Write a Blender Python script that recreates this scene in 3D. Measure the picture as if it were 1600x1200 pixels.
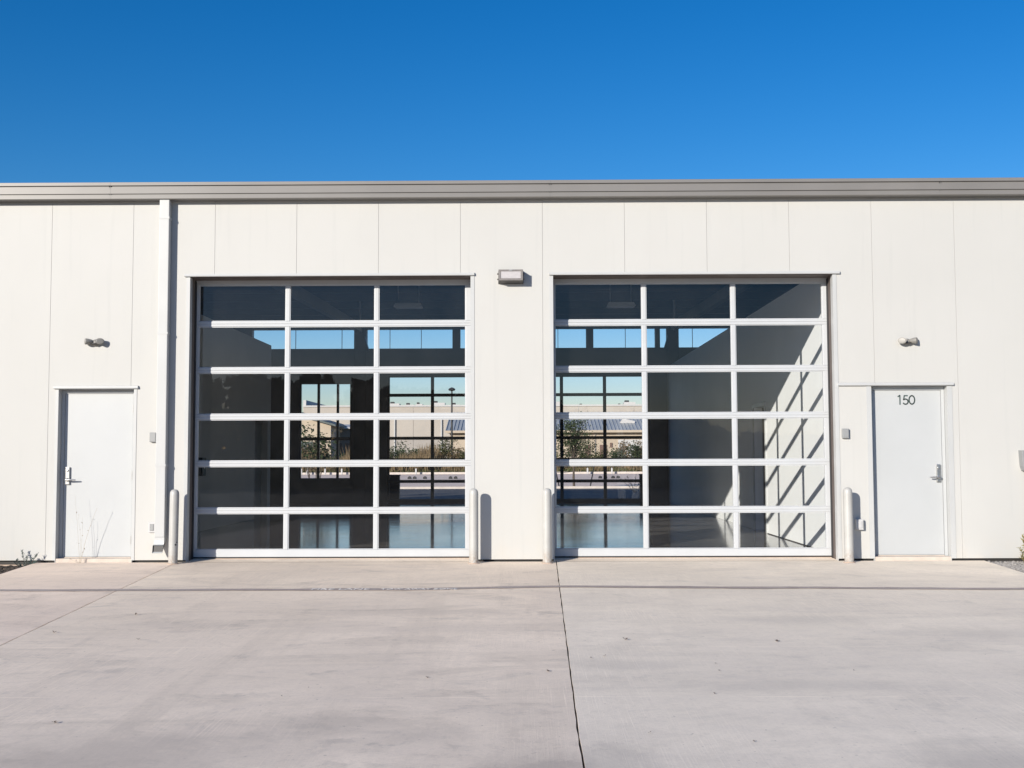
import bpy, bmesh, math, random
from mathutils import Vector, Matrix

random.seed(7)
scene = bpy.context.scene
for _o in list(bpy.data.objects):
    bpy.data.objects.remove(_o, do_unlink=True)
C = scene.collection

# ------------------------------------------------------------------ camera
cam_d = bpy.data.cameras.new('camera')
cam = bpy.data.objects.new('camera', cam_d)
C.objects.link(cam)
YAW, PIT, ROL = 0.0093, 0.0625, -0.0032
right = Vector((math.cos(YAW), math.sin(YAW), 0))
fw0 = Vector((-math.sin(YAW), math.cos(YAW), 0))
fw = fw0 * math.cos(PIT) + Vector((0, 0, math.sin(PIT)))
up = right.cross(fw)
r2 = right * math.cos(ROL) + up * math.sin(ROL)
u2 = -right * math.sin(ROL) + up * math.cos(ROL)
M = Matrix((r2, u2, -fw)).transposed().to_4x4()
M.translation = Vector((-0.263, -14.939, 1.311))
cam.matrix_world = M
cam_d.sensor_width = 36.0
cam_d.lens = 1812.76 / 1600 * 36.0
cam_d.clip_start = 0.1
cam_d.clip_end = 3000
scene.camera = cam

# ------------------------------------------------------------------ light
SUN_AZ = math.atan(0.70)          # sun stands behind the camera, to its left
SUN_EL = math.radians(16.6)
to_sun = Vector((-math.sin(SUN_AZ) * math.cos(SUN_EL), -math.cos(SUN_AZ) * math.cos(SUN_EL), math.sin(SUN_EL)))
sun_d = bpy.data.lights.new('sun', 'SUN')
sun_d.energy = 5.0
sun_d.angle = math.radians(0.5)
sun_d.color = (1.0, 0.92, 0.81)
sun = bpy.data.objects.new('sun', sun_d)
C.objects.link(sun)
sun.rotation_euler = (-to_sun).to_track_quat('-Z', 'Y').to_euler()

world = bpy.data.worlds.new('World')
scene.world = world
world.use_nodes = True
wn, wl = world.node_tree.nodes, world.node_tree.links
wn.clear()
sky = wn.new('ShaderNodeTexSky')
sky.sky_type = 'NISHITA'
sky.sun_disc = False
sky.sun_elevation = SUN_EL
sky.sun_rotation = math.pi + SUN_AZ
sky.altitude = 200
sky.air_density = 1.0
sky.dust_density = 0.15
sky.ozone_density = 2.5
gam = wn.new('ShaderNodeHueSaturation')
gam.inputs['Saturation'].default_value = 1.42
gam.inputs['Hue'].default_value = 0.504
tint = wn.new('ShaderNodeMix')
tint.data_type = 'RGBA'
tint.blend_type = 'MULTIPLY'
tint.inputs[0].default_value = 1.0
tint.inputs[7].default_value = (0.62, 0.545, 0.65, 1)
# deep-blue response: the red channel falls off faster than green and blue
sepc = wn.new('ShaderNodeSeparateColor')
comc = wn.new('ShaderNodeCombineColor')
rsc = wn.new('ShaderNodeMath'); rsc.operation = 'MULTIPLY'; rsc.inputs[1].default_value = 0.15
rpw = wn.new('ShaderNodeMath'); rpw.operation = 'POWER'; rpw.inputs[1].default_value = 1.20
run = wn.new('ShaderNodeMath'); run.operation = 'DIVIDE'; run.inputs[1].default_value = 0.15
bg = wn.new('ShaderNodeBackground')
bg.inputs['Strength'].default_value = 0.15
wo = wn.new('ShaderNodeOutputWorld')
wl.new(sky.outputs[0], gam.inputs['Color'])
wl.new(gam.outputs[0], sepc.inputs[0])
wl.new(sepc.outputs[0], rsc.inputs[0]); wl.new(rsc.outputs[0], rpw.inputs[0]); wl.new(rpw.outputs[0], run.inputs[0])
wl.new(run.outputs[0], comc.inputs[0]); wl.new(sepc.outputs[1], comc.inputs[1]); wl.new(sepc.outputs[2], comc.inputs[2])
wl.new(comc.outputs[0], tint.inputs[6])
wl.new(tint.outputs[2], bg.inputs['Color'])
wl.new(bg.outputs[0], wo.inputs['Surface'])

vs = scene.view_settings
vs.view_transform = 'Standard'
vs.look = 'None'
vs.gamma = 1.0
vs.exposure = 0.36
vs.use_curve_mapping = False
scene.cycles.max_bounces = 10
scene.cycles.transparent_max_bounces = 16

# ------------------------------------------------------------------ materials
def new_mat(name):
    m = bpy.data.materials.new(name)
    m.use_nodes = True
    n, l = m.node_tree.nodes, m.node_tree.links
    return m, n, l, n['Principled BSDF']

def noise(n, l, vec, scale, detail=4, rough=0.55, dist=0.0):
    t = n.new('ShaderNodeTexNoise')
    t.inputs['Scale'].default_value = scale
    t.inputs['Detail'].default_value = detail
    t.inputs['Roughness'].default_value = rough
    t.inputs['Distortion'].default_value = dist
    if vec is not None:
        l.new(vec, t.inputs['Vector'])
    return t

def mapping(n, l, vec, scale=(1, 1, 1), rot=(0, 0, 0), loc=(0, 0, 0)):
    mp = n.new('ShaderNodeMapping')
    mp.inputs['Scale'].default_value = scale
    mp.inputs['Rotation'].default_value = rot
    mp.inputs['Location'].default_value = loc
    l.new(vec, mp.inputs['Vector'])
    return mp.outputs[0]

def ramp(n, l, fac, a, b, ca=(0, 0, 0, 1), cb=(1, 1, 1, 1)):
    r = n.new('ShaderNodeValToRGB')
    r.color_ramp.elements[0].position = a
    r.color_ramp.elements[1].position = b
    r.color_ramp.elements[0].color = ca
    r.color_ramp.elements[1].color = cb
    l.new(fac, r.inputs[0])
    return r.outputs[0]

def mixc(n, l, fac, a, b, mode='MIX'):
    x = n.new('ShaderNodeMix')
    x.data_type = 'RGBA'
    x.blend_type = mode
    for sock, v in ((x.inputs[0], fac), (x.inputs[6], a), (x.inputs[7], b)):
        if hasattr(v, 'is_linked'):
            l.new(v, sock)
        elif isinstance(v, (int, float)):
            sock.default_value = v
        else:
            sock.default_value = tuple(v) + (1,) if len(v) == 3 else v
    return x.outputs[2]

def mathn(n, l, op, a, b=0.0):
    x = n.new('ShaderNodeMath')
    x.operation = op
    for i, v in ((0, a), (1, b)):
        if hasattr(v, 'is_linked'):
            l.new(v, x.inputs[i])
        else:
            x.inputs[i].default_value = v
    return x.outputs[0]

def pos(n):
    return n.new('ShaderNodeNewGeometry').outputs['Position']

def bump(n, l, h, strength, dist, bsdf):
    b = n.new('ShaderNodeBump')
    b.inputs['Strength'].default_value = strength
    b.inputs['Distance'].default_value = dist
    l.new(h, b.inputs['Height'])
    l.new(b.outputs[0], bsdf.inputs['Normal'])

def plain(name, col, rough=0.5, var=0.06, scale=6.0, metallic=0.0, bmp=0.0, spec=0.5, bscale=60):
    m, n, l, b = new_mat(name)
    p = pos(n)
    t = noise(n, l, p, scale, 5)
    dark = tuple(c * (1 - var) for c in col)
    lite = tuple(min(1, c * (1 + var)) for c in col)
    l.new(mixc(n, l, ramp(n, l, t.outputs[0], 0.3, 0.7), dark, lite), b.inputs['Base Color'])
    b.inputs['Roughness'].default_value = rough
    b.inputs['Metallic'].default_value = metallic
    b.inputs['Specular IOR Level'].default_value = spec
    if bmp:
        t2 = noise(n, l, p, bscale, 3)
        bump(n, l, t2.outputs[0], bmp, 0.004, b)
    return m

def mat_panel():
    m, n, l, b = new_mat('insulated_panel_paint')
    p = pos(n)
    big = noise(n, l, p, 0.6, 3)
    streak = noise(n, l, mapping(n, l, p, (9, 9, 0.5)), 1.0, 5, 0.6)
    c = mixc(n, l, ramp(n, l, big.outputs[0], 0.3, 0.7), (0.450, 0.453, 0.439), (0.468, 0.471, 0.458))
    c = mixc(n, l, mathn(n, l, 'MULTIPLY', ramp(n, l, streak.outputs[0], 0.56, 0.85), 0.5), c, (0.385, 0.395, 0.39))
    # splash dirt near the foot of the wall
    sep = n.new('ShaderNodeSeparateXYZ'); l.new(p, sep.inputs[0])
    low = n.new('ShaderNodeMapRange')
    low.inputs[1].default_value = 0.0; low.inputs[2].default_value = 0.35
    low.inputs[3].default_value = 1.0; low.inputs[4].default_value = 0.0
    l.new(sep.outputs[2], low.inputs[0])
    dn = noise(n, l, p, 5, 6)
    dirt = mathn(n, l, 'MULTIPLY', low.outputs[0], ramp(n, l, dn.outputs[0], 0.42, 0.75))
    c = mixc(n, l, mathn(n, l, 'MULTIPLY', dirt, 0.35), c, (0.50, 0.44, 0.37))
    l.new(c, b.inputs['Base Color'])
    b.inputs['Roughness'].default_value = 0.55
    b.inputs['Specular IOR Level'].default_value = 0.3
    emb = noise(n, l, p, 140, 2)
    wav = noise(n, l, mapping(n, l, p, (1.2, 1.2, 0.6)), 1.5, 2)
    h = mathn(n, l, 'ADD', mathn(n, l, 'MULTIPLY', emb.outputs[0], 0.12), wav.outputs[0])
    bump(n, l, h, 0.20, 0.02, b)
    return m

# oil and tyre stains on the slabs: x, y, half-widths, strength
STAINS = [(-0.05, -9.5, .6, .55, .72), (-2.35, -9.3, 1.3, 1.0, .48), (2.05, -9.35, .8, .5, .5), (-1.1, -4.4, 1.3, .3, .30), (1.5, -7.6, 1.3, .22, .25), (-1.35, -8.6, .5, .35, .35), (2.1, -4.9, .9, .35, .30), (3.4, -5.6, .8, .3, .3), (-0.8, -8.8, .35, .3, .35), (-2.9, -5.1, 1.1, .3, .22), (0.35, -6.9, .5, .25, .28)]
def mat_drive(name, base, seed, rotz, wear):
    m, n, l, b = new_mat(name)
    p0 = pos(n)
    p = mapping(n, l, p0, loc=(seed * 13.1, seed * 7.7, 0))
    big = noise(n, l, p, 0.33, 5, 0.6, 0.8)
    mid = noise(n, l, mapping(n, l, p, (0.9, 1.2, 1), (0, 0, 0.25)), 0.9, 8, 0.66, 0.6)
    tyre = noise(n, l, mapping(n, l, p, (0.55, 1.6, 1), (0, 0, rotz)), 0.9, 7, 0.66, 1.5)
    track = noise(n, l, mapping(n, l, p, (2.6, 0.22, 1), (0, 0, rotz * 0.3)), 1.0, 6, 0.65, 0.5)
    blot = noise(n, l, p, 1.5, 9, 0.72, 0.5)
    mott = noise(n, l, p, 7.0, 8, 0.74)
    fine = noise(n, l, p, 38, 6, 0.75)
    grit = noise(n, l, p, 230, 2, 0.5)
    pit = noise(n, l, p, 26, 2, 0.5)
    broom = noise(n, l, mapping(n, l, p, (110, 1.6, 1), (0, 0, 0.16)), 1.0, 4, 0.65)
    patch = noise(n, l, p, 0.5, 3, 0.5)
    d = lambda c, k: tuple(x * k for x in c)
    mul = lambda a, k: mathn(n, l, 'MULTIPLY', a, k)
    c = mixc(n, l, ramp(n, l, big.outputs[0], 0.36, 0.64), d(base, 0.92), d(base, 1.06))
    c = mixc(n, l, mul(ramp(n, l, mid.outputs[0], 0.44, 0.66), 0.8), c, (base[0] * 0.79, base[1] * 0.79, base[2] * 0.81))
    c = mixc(n, l, mul(ramp(n, l, tyre.outputs[0], 0.50, 0.66), 0.72 * wear), c, d(base, 0.62))
    c = mixc(n, l, mul(ramp(n, l, track.outputs[0], 0.54, 0.66), 0.5 * wear), c, d(base, 0.70))
    c = mixc(n, l, mul(ramp(n, l, blot.outputs[0], 0.55, 0.68), 0.75 * wear), c, (base[0] * .50, base[1] * .52, base[2] * .55))
    c = mixc(n, l, mul(ramp(n, l, mott.outputs[0], 0.45, 0.64), 0.62), c, d(base, 0.72))
    c = mixc(n, l, mul(ramp(n, l, mott.outputs[0], 0.48, 0.30), 0.25), c, d(base, 1.12))
    c = mixc(n, l, mul(ramp(n, l, fine.outputs[0], 0.45, 0.70), 0.45), c, d(base, 0.78))
    c = mixc(n, l, mul(ramp(n, l, grit.outputs[0], 0.60, 0.70), 0.40), c, d(base, 0.60))
    c = mixc(n, l, mul(ramp(n, l, pit.outputs[0], 0.72, 0.76), 0.55), c, d(base, 0.42))
    bf = mathn(n, l, 'MULTIPLY', ramp(n, l, broom.outputs[0], 0.52, 0.75), ramp(n, l, patch.outputs[0], 0.42, 0.62))
    c = mixc(n, l, mul(bf, 0.6), c, d(base, 1.18))
    # scratches left by something dragged across the slab
    sp = n.new('ShaderNodeSeparateXYZ'); l.new(p0, sp.inputs[0])
    wob = noise(n, l, p0, 0.7, 3)
    yy = mathn(n, l, 'ADD', sp.outputs[1], mul(wob.outputs[0], 0.10))
    for y0, w in ((-6.15, 0.016), (-7.85, 0.010), (-3.95, 0.02)):
        lin = mathn(n, l, 'LESS_THAN', mathn(n, l, 'ABSOLUTE', mathn(n, l, 'SUBTRACT', yy, y0)), w)
        brk = noise(n, l, mapping(n, l, p0, (2, 30, 1)), 1.0, 4)
        f = mathn(n, l, 'MULTIPLY', lin, ramp(n, l, brk.outputs[0], 0.48, 0.62))
        c = mixc(n, l, mul(f, 0.32), c, d(base, 1.3 if y0 != -3.95 else 0.75))
    for (sx, sy, rx, ry, st) in STAINS:
        v = mapping(n, l, p0, (1 / rx, 1 / ry, 0), (0, 0, 0), (-sx / rx, -sy / ry, 0))
        ln = n.new('ShaderNodeVectorMath'); ln.operation = 'LENGTH'
        l.new(v, ln.inputs[0])
        f = ramp(n, l, mathn(n, l, 'ADD', ln.outputs['Value'], mul(mathn(n, l, 'SUBTRACT', blot.outputs[0], 0.5), 2.2)), 0.25, 1.0, (1, 1, 1, 1), (0, 0, 0, 1))
        c = mixc(n, l, mul(f, st), c, (base[0] * .50, base[1] * .51, base[2] * .54))
    l.new(c, b.inputs['Base Color'])
    l.new(ramp(n, l, mid.outputs[0], 0.3, 0.8, (0.8, 0.8, 0.8, 1), (0.62, 0.62, 0.62, 1)), b.inputs['Roughness'])
    b.inputs['Specular IOR Level'].default_value = 0.25
    h = mathn(n, l, 'ADD', mathn(n, l, 'MULTIPLY', bf, 0.5), mul(fine.outputs[0], 0.9))
    h = mathn(n, l, 'ADD', h, mul(grit.outputs[0], 0.3))
    h = mathn(n, l, 'ADD', h, mul(mott.outputs[0], 0.8))
    bump(n, l, h, 0.30, 0.004, b)
    return m

def mat_glass(name, tint, rough=0.0):
    m = bpy.data.materials.new(name)
    m.use_nodes = True
    n, l = m.node_tree.nodes, m.node_tree.links
    n.clear()
    out = n.new('ShaderNodeOutputMaterial')
    tr = n.new('ShaderNodeBsdfTransparent'); tr.inputs[0].default_value = tint + (1,)
    gl = n.new('ShaderNodeBsdfGlossy'); gl.inputs['Roughness'].default_value = rough
    gl.inputs[0].default_value = (0.95, 0.97, 1, 1)
    # Schlick reflectance of a thin pane, the same from both sides
    gm_ = n.new('ShaderNodeNewGeometry')
    dt = n.new('ShaderNodeVectorMath'); dt.operation = 'DOT_PRODUCT'
    l.new(gm_.outputs['Incoming'], dt.inputs[0]); l.new(gm_.outputs['Normal'], dt.inputs[1])
    c1 = mathn(n, l, 'SUBTRACT', 1.0, mathn(n, l, 'ABSOLUTE', dt.outputs['Value']))
    sch = mathn(n, l, 'ADD', mathn(n, l, 'MULTIPLY', mathn(n, l, 'POWER', c1, 5.0), 0.95), 0.05)
    k = n.new('ShaderNodeMath'); k.operation = 'MULTIPLY'; k.inputs[1].default_value = 0.85
    l.new(sch, k.inputs[0])
    mx = n.new('ShaderNodeMixShader')
    l.new(k.outputs[0], mx.inputs[0]); l.new(tr.outputs[0], mx.inputs[1]); l.new(gl.outputs[0], mx.inputs[2])
    df = n.new('ShaderNodeBsdfDiffuse'); df.inputs[0].default_value = (0.6, 0.6, 0.6, 1)
    du = noise(n, l, gm_.outputs['Position'], 2.5, 7, 0.7, 0.6)
    dm = n.new('ShaderNodeMixShader')
    l.new(ramp(n, l, du.outputs[0], 0.3, 0.8, (0.003, 0.003, 0.003, 1), (0.015, 0.015, 0.015, 1)), dm.inputs[0])
    l.new(mx.outputs[0], dm.inputs[1]); l.new(df.outputs[0], dm.inputs[2])
    l.new(dm.outputs[0], out.inputs['Surface'])
    # old float marks: very slight waviness of the reflection
    g = n.new('ShaderNodeNewGeometry')
    t = n.new('ShaderNodeTexNoise'); t.inputs['Scale'].default_value = 1.3; t.inputs['Detail'].default_value = 1
    l.new(g.outputs['Position'], t.inputs['Vector'])
    bp = n.new('ShaderNodeBump'); bp.inputs['Strength'].default_value = 0.05; bp.inputs['Distance'].default_value = 0.02
    l.new(t.outputs[0], bp.inputs['Height'])
    l.new(bp.outputs[0], gl.inputs['Normal'])
    return m

def mat_floor():
    m, n, l, b = new_mat('polished_floor_concrete')
    p = pos(n)
    a = noise(n, l, p, 0.5, 6, 0.6, 0.5)
    f = noise(n, l, p, 7, 6, 0.65)
    c = mixc(n, l, ramp(n, l, a.outputs[0], 0.3, 0.7), (0.15, 0.145, 0.137), (0.23, 0.22, 0.205))
    c = mixc(n, l, mathn(n, l, 'MULTIPLY', ramp(n, l, f.outputs[0], 0.5, 0.8), 0.5), c, (0.19, 0.175, 0.16))
    l.new(c, b.inputs['Base Color'])
    l.new(ramp(n, l, a.outputs[0], 0.3, 0.75, (0.05, 0.05, 0.05, 1), (0.13, 0.13, 0.13, 1)), b.inputs['Roughness'])
    b.inputs['Specular IOR Level'].default_value = 1.0
    w = noise(n, l, mapping(n, l, p, (0.6, 2.0, 1)), 1.2, 3)
    w2 = noise(n, l, mapping(n, l, p, (1.0, 5.0, 1)), 1.6, 4, 0.6)
    bump(n, l, mathn(n, l, 'ADD', w.outputs[0], mathn(n, l, 'MULTIPLY', w2.outputs[0], 0.35)), 0.45, 0.006, b)
    return m

def mat_ground(name, c0, c1, scale, rough=0.9, c2=None, bmp=0.5, bd=0.02):
    m, n, l, b = new_mat(name)
    p = pos(n)
    a = noise(n, l, p, scale, 8, 0.65, 0.3)
    f = noise(n, l, p, scale * 14, 5, 0.7)
    c = mixc(n, l, ramp(n, l, a.outputs[0], 0.35, 0.66), c0, c1)
    if c2:
        c = mixc(n, l, ramp(n, l, f.outputs[0], 0.5, 0.72), c, c2)
    l.new(c, b.inputs['Base Color'])
    b.inputs['Roughness'].default_value = rough
    b.inputs['Specular IOR Level'].default_value = 0.2
    bump(n, l, f.outputs[0], bmp, bd, b)
    return m

def mat_leaf(name, c0, c1, scale=3.0, trans=0.25):
    m, n, l, b = new_mat(name)
    p = pos(n)
    a = noise(n, l, p, scale, 4, 0.6)
    f = noise(n, l, p, scale * 9, 2)
    fac = mathn(n, l, 'ADD', mathn(n, l, 'MULTIPLY', a.outputs[0], 0.5), mathn(n, l, 'MULTIPLY', f.outputs[0], 0.5))
    l.new(mixc(n, l, ramp(n, l, fac, 0.38, 0.62), c0, c1), b.inputs['Base Color'])
    b.inputs['Roughness'].default_value = 0.6
    b.inputs['Specular IOR Level'].default_value = 0.25
    tl = n.new('ShaderNodeBsdfTranslucent')
    tl.inputs[0].default_value = tuple(min(1, c * 1.3) for c in c1) + (1,)
    mx = n.new('ShaderNodeMixShader'); mx.inputs[0].default_value = trans
    out = n['Material Output']
    l.new(b.outputs[0], mx.inputs[1]); l.new(tl.outputs[0], mx.inputs[2]); l.new(mx.outputs[0], out.inputs['Surface'])
    return m

MT = {}
MT['panel'] = mat_panel()
MT['trim'] = plain('white_trim_metal', (0.43, 0.443, 0.445), 0.4, 0.03, 3)
MT['doorpaint'] = plain('white_door_paint', (0.418, 0.437, 0.447), 0.38, 0.025, 1.5, bmp=0.05, bscale=90)
MT['alu'] = plain('white_powder_coated_aluminium', (0.455, 0.475, 0.495), 0.35, 0.03, 4)
MT['gutter'] = plain('taupe_gutter_metal', (0.178, 0.172, 0.165), 0.42, 0.05, 1.2)
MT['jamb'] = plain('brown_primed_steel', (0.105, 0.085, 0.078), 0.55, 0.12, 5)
MT['seal'] = plain('black_rubber_seal', (0.018, 0.018, 0.02), 0.6, 0.2, 9)
MT['void'] = plain('dark_gap_and_joint', (0.03, 0.028, 0.027), 0.7, 0.2, 9)  # near-black: paints the shadow gap under the panels, also the base joint
MT['found'] = plain('foundation_concrete', (0.46, 0.355, 0.28), 0.9, 0.15, 4, bmp=0.3)
MT['sill'] = plain('door_sill_concrete', (0.50, 0.44, 0.385), 0.85, 0.12, 7, bmp=0.2)
MT['bollard'] = plain('cream_bollard_paint', (0.44, 0.43, 0.41), 0.4, 0.05, 7, bmp=0.04)
def mat_bollard():
    m, n, l, b = new_mat('cream_bollard_paint')
    p = pos(n)
    a = noise(n, l, p, 6, 6, 0.65)
    ch = noise(n, l, p, 38, 5, 0.7)
    sep = n.new('ShaderNodeSeparateXYZ'); l.new(p, sep.inputs[0])
    low = n.new('ShaderNodeMapRange')
    low.inputs[1].default_value = -0.05; low.inputs[2].default_value = 0.16
    low.inputs[3].default_value = 1.0; low.inputs[4].default_value = 0.0
    l.new(sep.outputs[2], low.inputs[0])
    c = mixc(n, l, ramp(n, l, a.outputs[0], 0.35, 0.7), (0.405, 0.41, 0.40), (0.365, 0.365, 0.35))
    c = mixc(n, l, mathn(n, l, 'MULTIPLY', ramp(n, l, ch.outputs[0], 0.66, 0.70), 0.6), c, (0.25, 0.22, 0.19))
    c = mixc(n, l, mathn(n, l, 'MULTIPLY', low.outputs[0], ramp(n, l, ch.outputs[0], 0.40, 0.62)), c, (0.27, 0.20, 0.145))
    l.new(c, b.inputs['Base Color'])
    b.inputs['Roughness'].default_value = 0.42
    bump(n, l, a.outputs[0], 0.08, 0.004, b)
    return m
MT['bollard'] = mat_bollard()
MT['steel'] = plain('brushed_steel', (0.50, 0.50, 0.49), 0.32, 0.08, 30, metallic=0.9)
MT['numb'] = plain('grey_green_vinyl', (0.06, 0.09, 0.085), 0.5, 0.05, 10)
MT['greybox'] = plain('grey_plastic', (0.25, 0.26, 0.265), 0.5, 0.05, 9)
MT['whitebox'] = plain('white_plastic', (0.46, 0.465, 0.475), 0.4, 0.03, 9)
MT['bronze'] = plain('bronze_lamp_housing', (0.045, 0.042, 0.04), 0.45, 0.1, 14)
MT['lamphead'] = plain('grey_lamp_head_plastic', (0.22, 0.215, 0.20), 0.45, 0.06, 14)
MT['lampframe'] = plain('weathered_bronze_frame', (0.17, 0.16, 0.155), 0.5, 0.15, 25)
MT['lens'] = plain('prismatic_lamp_glass', (0.50, 0.49, 0.50), 0.12, 0.06, 40, spec=0.8)
MT['lensdark'] = plain('dark_lens', (0.10, 0.10, 0.10), 0.1, 0.1, 20, spec=0.8)
MT['glass'] = mat_glass('clear_door_glass', (0.955, 0.965, 0.97))
MT['floor'] = mat_floor()
MT['inwall'] = plain('interior_white_paint', (0.84, 0.87, 0.885), 0.6, 0.03, 1.2, bmp=0.05)
MT['inwall_shaded'] = plain('interior_white_paint_shaded', (0.52, 0.52, 0.515), 0.8, 0.05, 1.0, bmp=0.05)  # interior wall paint darkened, so the left partition's shade is in its colour
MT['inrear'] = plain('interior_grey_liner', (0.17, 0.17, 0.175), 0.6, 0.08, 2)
MT['ceil'] = plain('dark_metal_deck', (0.11, 0.11, 0.115), 0.5, 0.1, 3)
MT['frame'] = plain('dark_bronze_frame', (0.045, 0.045, 0.048), 0.4, 0.1, 8)
MT['column'] = plain('grey_primed_column', (0.10, 0.10, 0.105), 0.5, 0.1, 5)
MT['pipe'] = plain('pale_galvanised_pipe', (0.45, 0.45, 0.46), 0.4, 0.06, 9)
MT['roof'] = plain('pale_roof_metal', (0.55, 0.54, 0.52), 0.4, 0.05, 2)
MT['slab1'] = mat_drive('driveway_concrete_buff', (0.92, 0.765, 0.625), 1, 0.22, 0.7)
MT['slab2'] = mat_drive('driveway_concrete_warm', (0.925, 0.79, 0.64), 2, -0.18, 0.85)
MT['slab3'] = mat_drive('driveway_concrete_grey', (0.955, 0.845, 0.695), 3, 0.30, 0.5)
MT['joint'] = plain('joint_filler', (0.05, 0.045, 0.04), 0.9, 0.4, 20)
MT['mulch'] = mat_ground('dark_mulch_soil', (0.035, 0.028, 0.022), (0.08, 0.062, 0.048), 6, c2=(0.02, 0.016, 0.013))
MT['ground'] = mat_ground('dry_soil_and_grass', (0.17, 0.145, 0.09), (0.26, 0.21, 0.15), 0.25, c2=(0.11, 0.11, 0.05))
MT['asphalt'] = mat_ground('yard_asphalt', (0.075, 0.075, 0.08), (0.11, 0.11, 0.112), 0.4, c2=(0.06, 0.06, 0.063), bmp=0.3, bd=0.006)
MT['road'] = mat_ground('pale_road_concrete', (0.76, 0.61, 0.50), (0.86, 0.71, 0.60), 0.2, c2=(0.70, 0.57, 0.47), bmp=0.2, bd=0.005)
MT['kerb'] = plain('kerb_concrete', (0.58, 0.52, 0.47), 0.9, 0.1, 3, bmp=0.3)
MT['stone'] = plain('grey_gravel_stone', (0.28, 0.265, 0.25), 0.85, 0.35, 30, bmp=0.3)
MT['chip'] = plain('dark_mulch_chip', (0.05, 0.038, 0.03), 0.9, 0.5, 30)
MT['bark'] = plain('tree_bark', (0.085, 0.065, 0.05), 0.9, 0.3, 25, bmp=0.6)
MT['oak'] = mat_leaf('oak_leaves', (0.035, 0.06, 0.025), (0.10, 0.13, 0.055), 2.0)
MT['darkleaf'] = mat_leaf('dark_green_leaves', (0.025, 0.045, 0.02), (0.07, 0.10, 0.04), 2.0)
MT['wood'] = mat_leaf('woodland_leaves', (0.018, 0.028, 0.016), (0.045, 0.06, 0.03), 1.0, 0.0)
MT['olive'] = mat_leaf('olive_green_leaves', (0.06, 0.07, 0.025), (0.13, 0.13, 0.05), 2.0)
MT['dry'] = mat_leaf('dry_straw_grass', (0.10, 0.072, 0.038), (0.26, 0.185, 0.10), 2.0, 0.2)
MT['blueleaf'] = mat_leaf('blue_green_leaves', (0.05, 0.09, 0.09), (0.12, 0.17, 0.16), 12.0)
MT['yellowleaf'] = mat_leaf('yellow_green_leaves', (0.20, 0.17, 0.05), (0.34, 0.30, 0.12), 12.0)
MT['deadleaf'] = mat_leaf('dead_brown_leaf', (0.07, 0.045, 0.03), (0.13, 0.085, 0.05), 40, 0.05)
MT['straw'] = plain('pale_straw_stalk', (0.40, 0.36, 0.29), 0.8, 0.15, 20)
MT['cream'] = plain('cream_stucco', (0.46, 0.385, 0.30), 0.9, 0.06, 0.8)
MT['cream2'] = plain('pale_tilt_up_concrete', (0.43, 0.39, 0.345), 0.9, 0.05, 0.5)
MT['cream3'] = plain('greyer_wall_tone', (0.36, 0.33, 0.30), 0.9, 0.05, 0.5)  # slightly darker and greyer than the far upper wall
MT['whitew'] = plain('white_wall_paint', (0.50, 0.495, 0.49), 0.8, 0.04, 0.8)
MT['seam'] = plain('blue_grey_standing_seam', (0.36, 0.385, 0.40), 0.4, 0.06, 0.6)
MT['brown'] = plain('brown_door_paint', (0.14, 0.085, 0.065), 0.6, 0.1, 3)
MT['shade'] = plain('dark_green_metal_and_shade', (0.10, 0.12, 0.12), 0.7, 0.1, 1)  # dark metal; on the shed wall this colour paints shade
MT['unit'] = plain('grey_rooftop_unit_metal', (0.5, 0.49, 0.48), 0.5, 0.08, 2)
MT['black'] = plain('black_metal', (0.02, 0.02, 0.022), 0.5, 0.2, 9)

def mat_stripe():
    m, n, l, b = new_mat('worn_red_brown_stripe_paint')
    p = pos(n)
    a = noise(n, l, p, 3.5, 6, 0.7)
    f = noise(n, l, p, 60, 5, 0.7)
    c = mixc(n, l, ramp(n, l, a.outputs[0], 0.35, 0.65), (0.33, 0.27, 0.245), (0.43, 0.37, 0.345))
    c = mixc(n, l, ramp(n, l, f.outputs[0], 0.52, 0.68), c, (0.58, 0.51, 0.47))
    l.new(c, b.inputs['Base Color'])
    b.inputs['Roughness'].default_value = 0.75
    return m
MT['stripe'] = mat_stripe()
MT['letter'] = plain('worn_white_road_paint', (0.88, 0.83, 0.79), 0.8, 0.25, 45)

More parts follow.
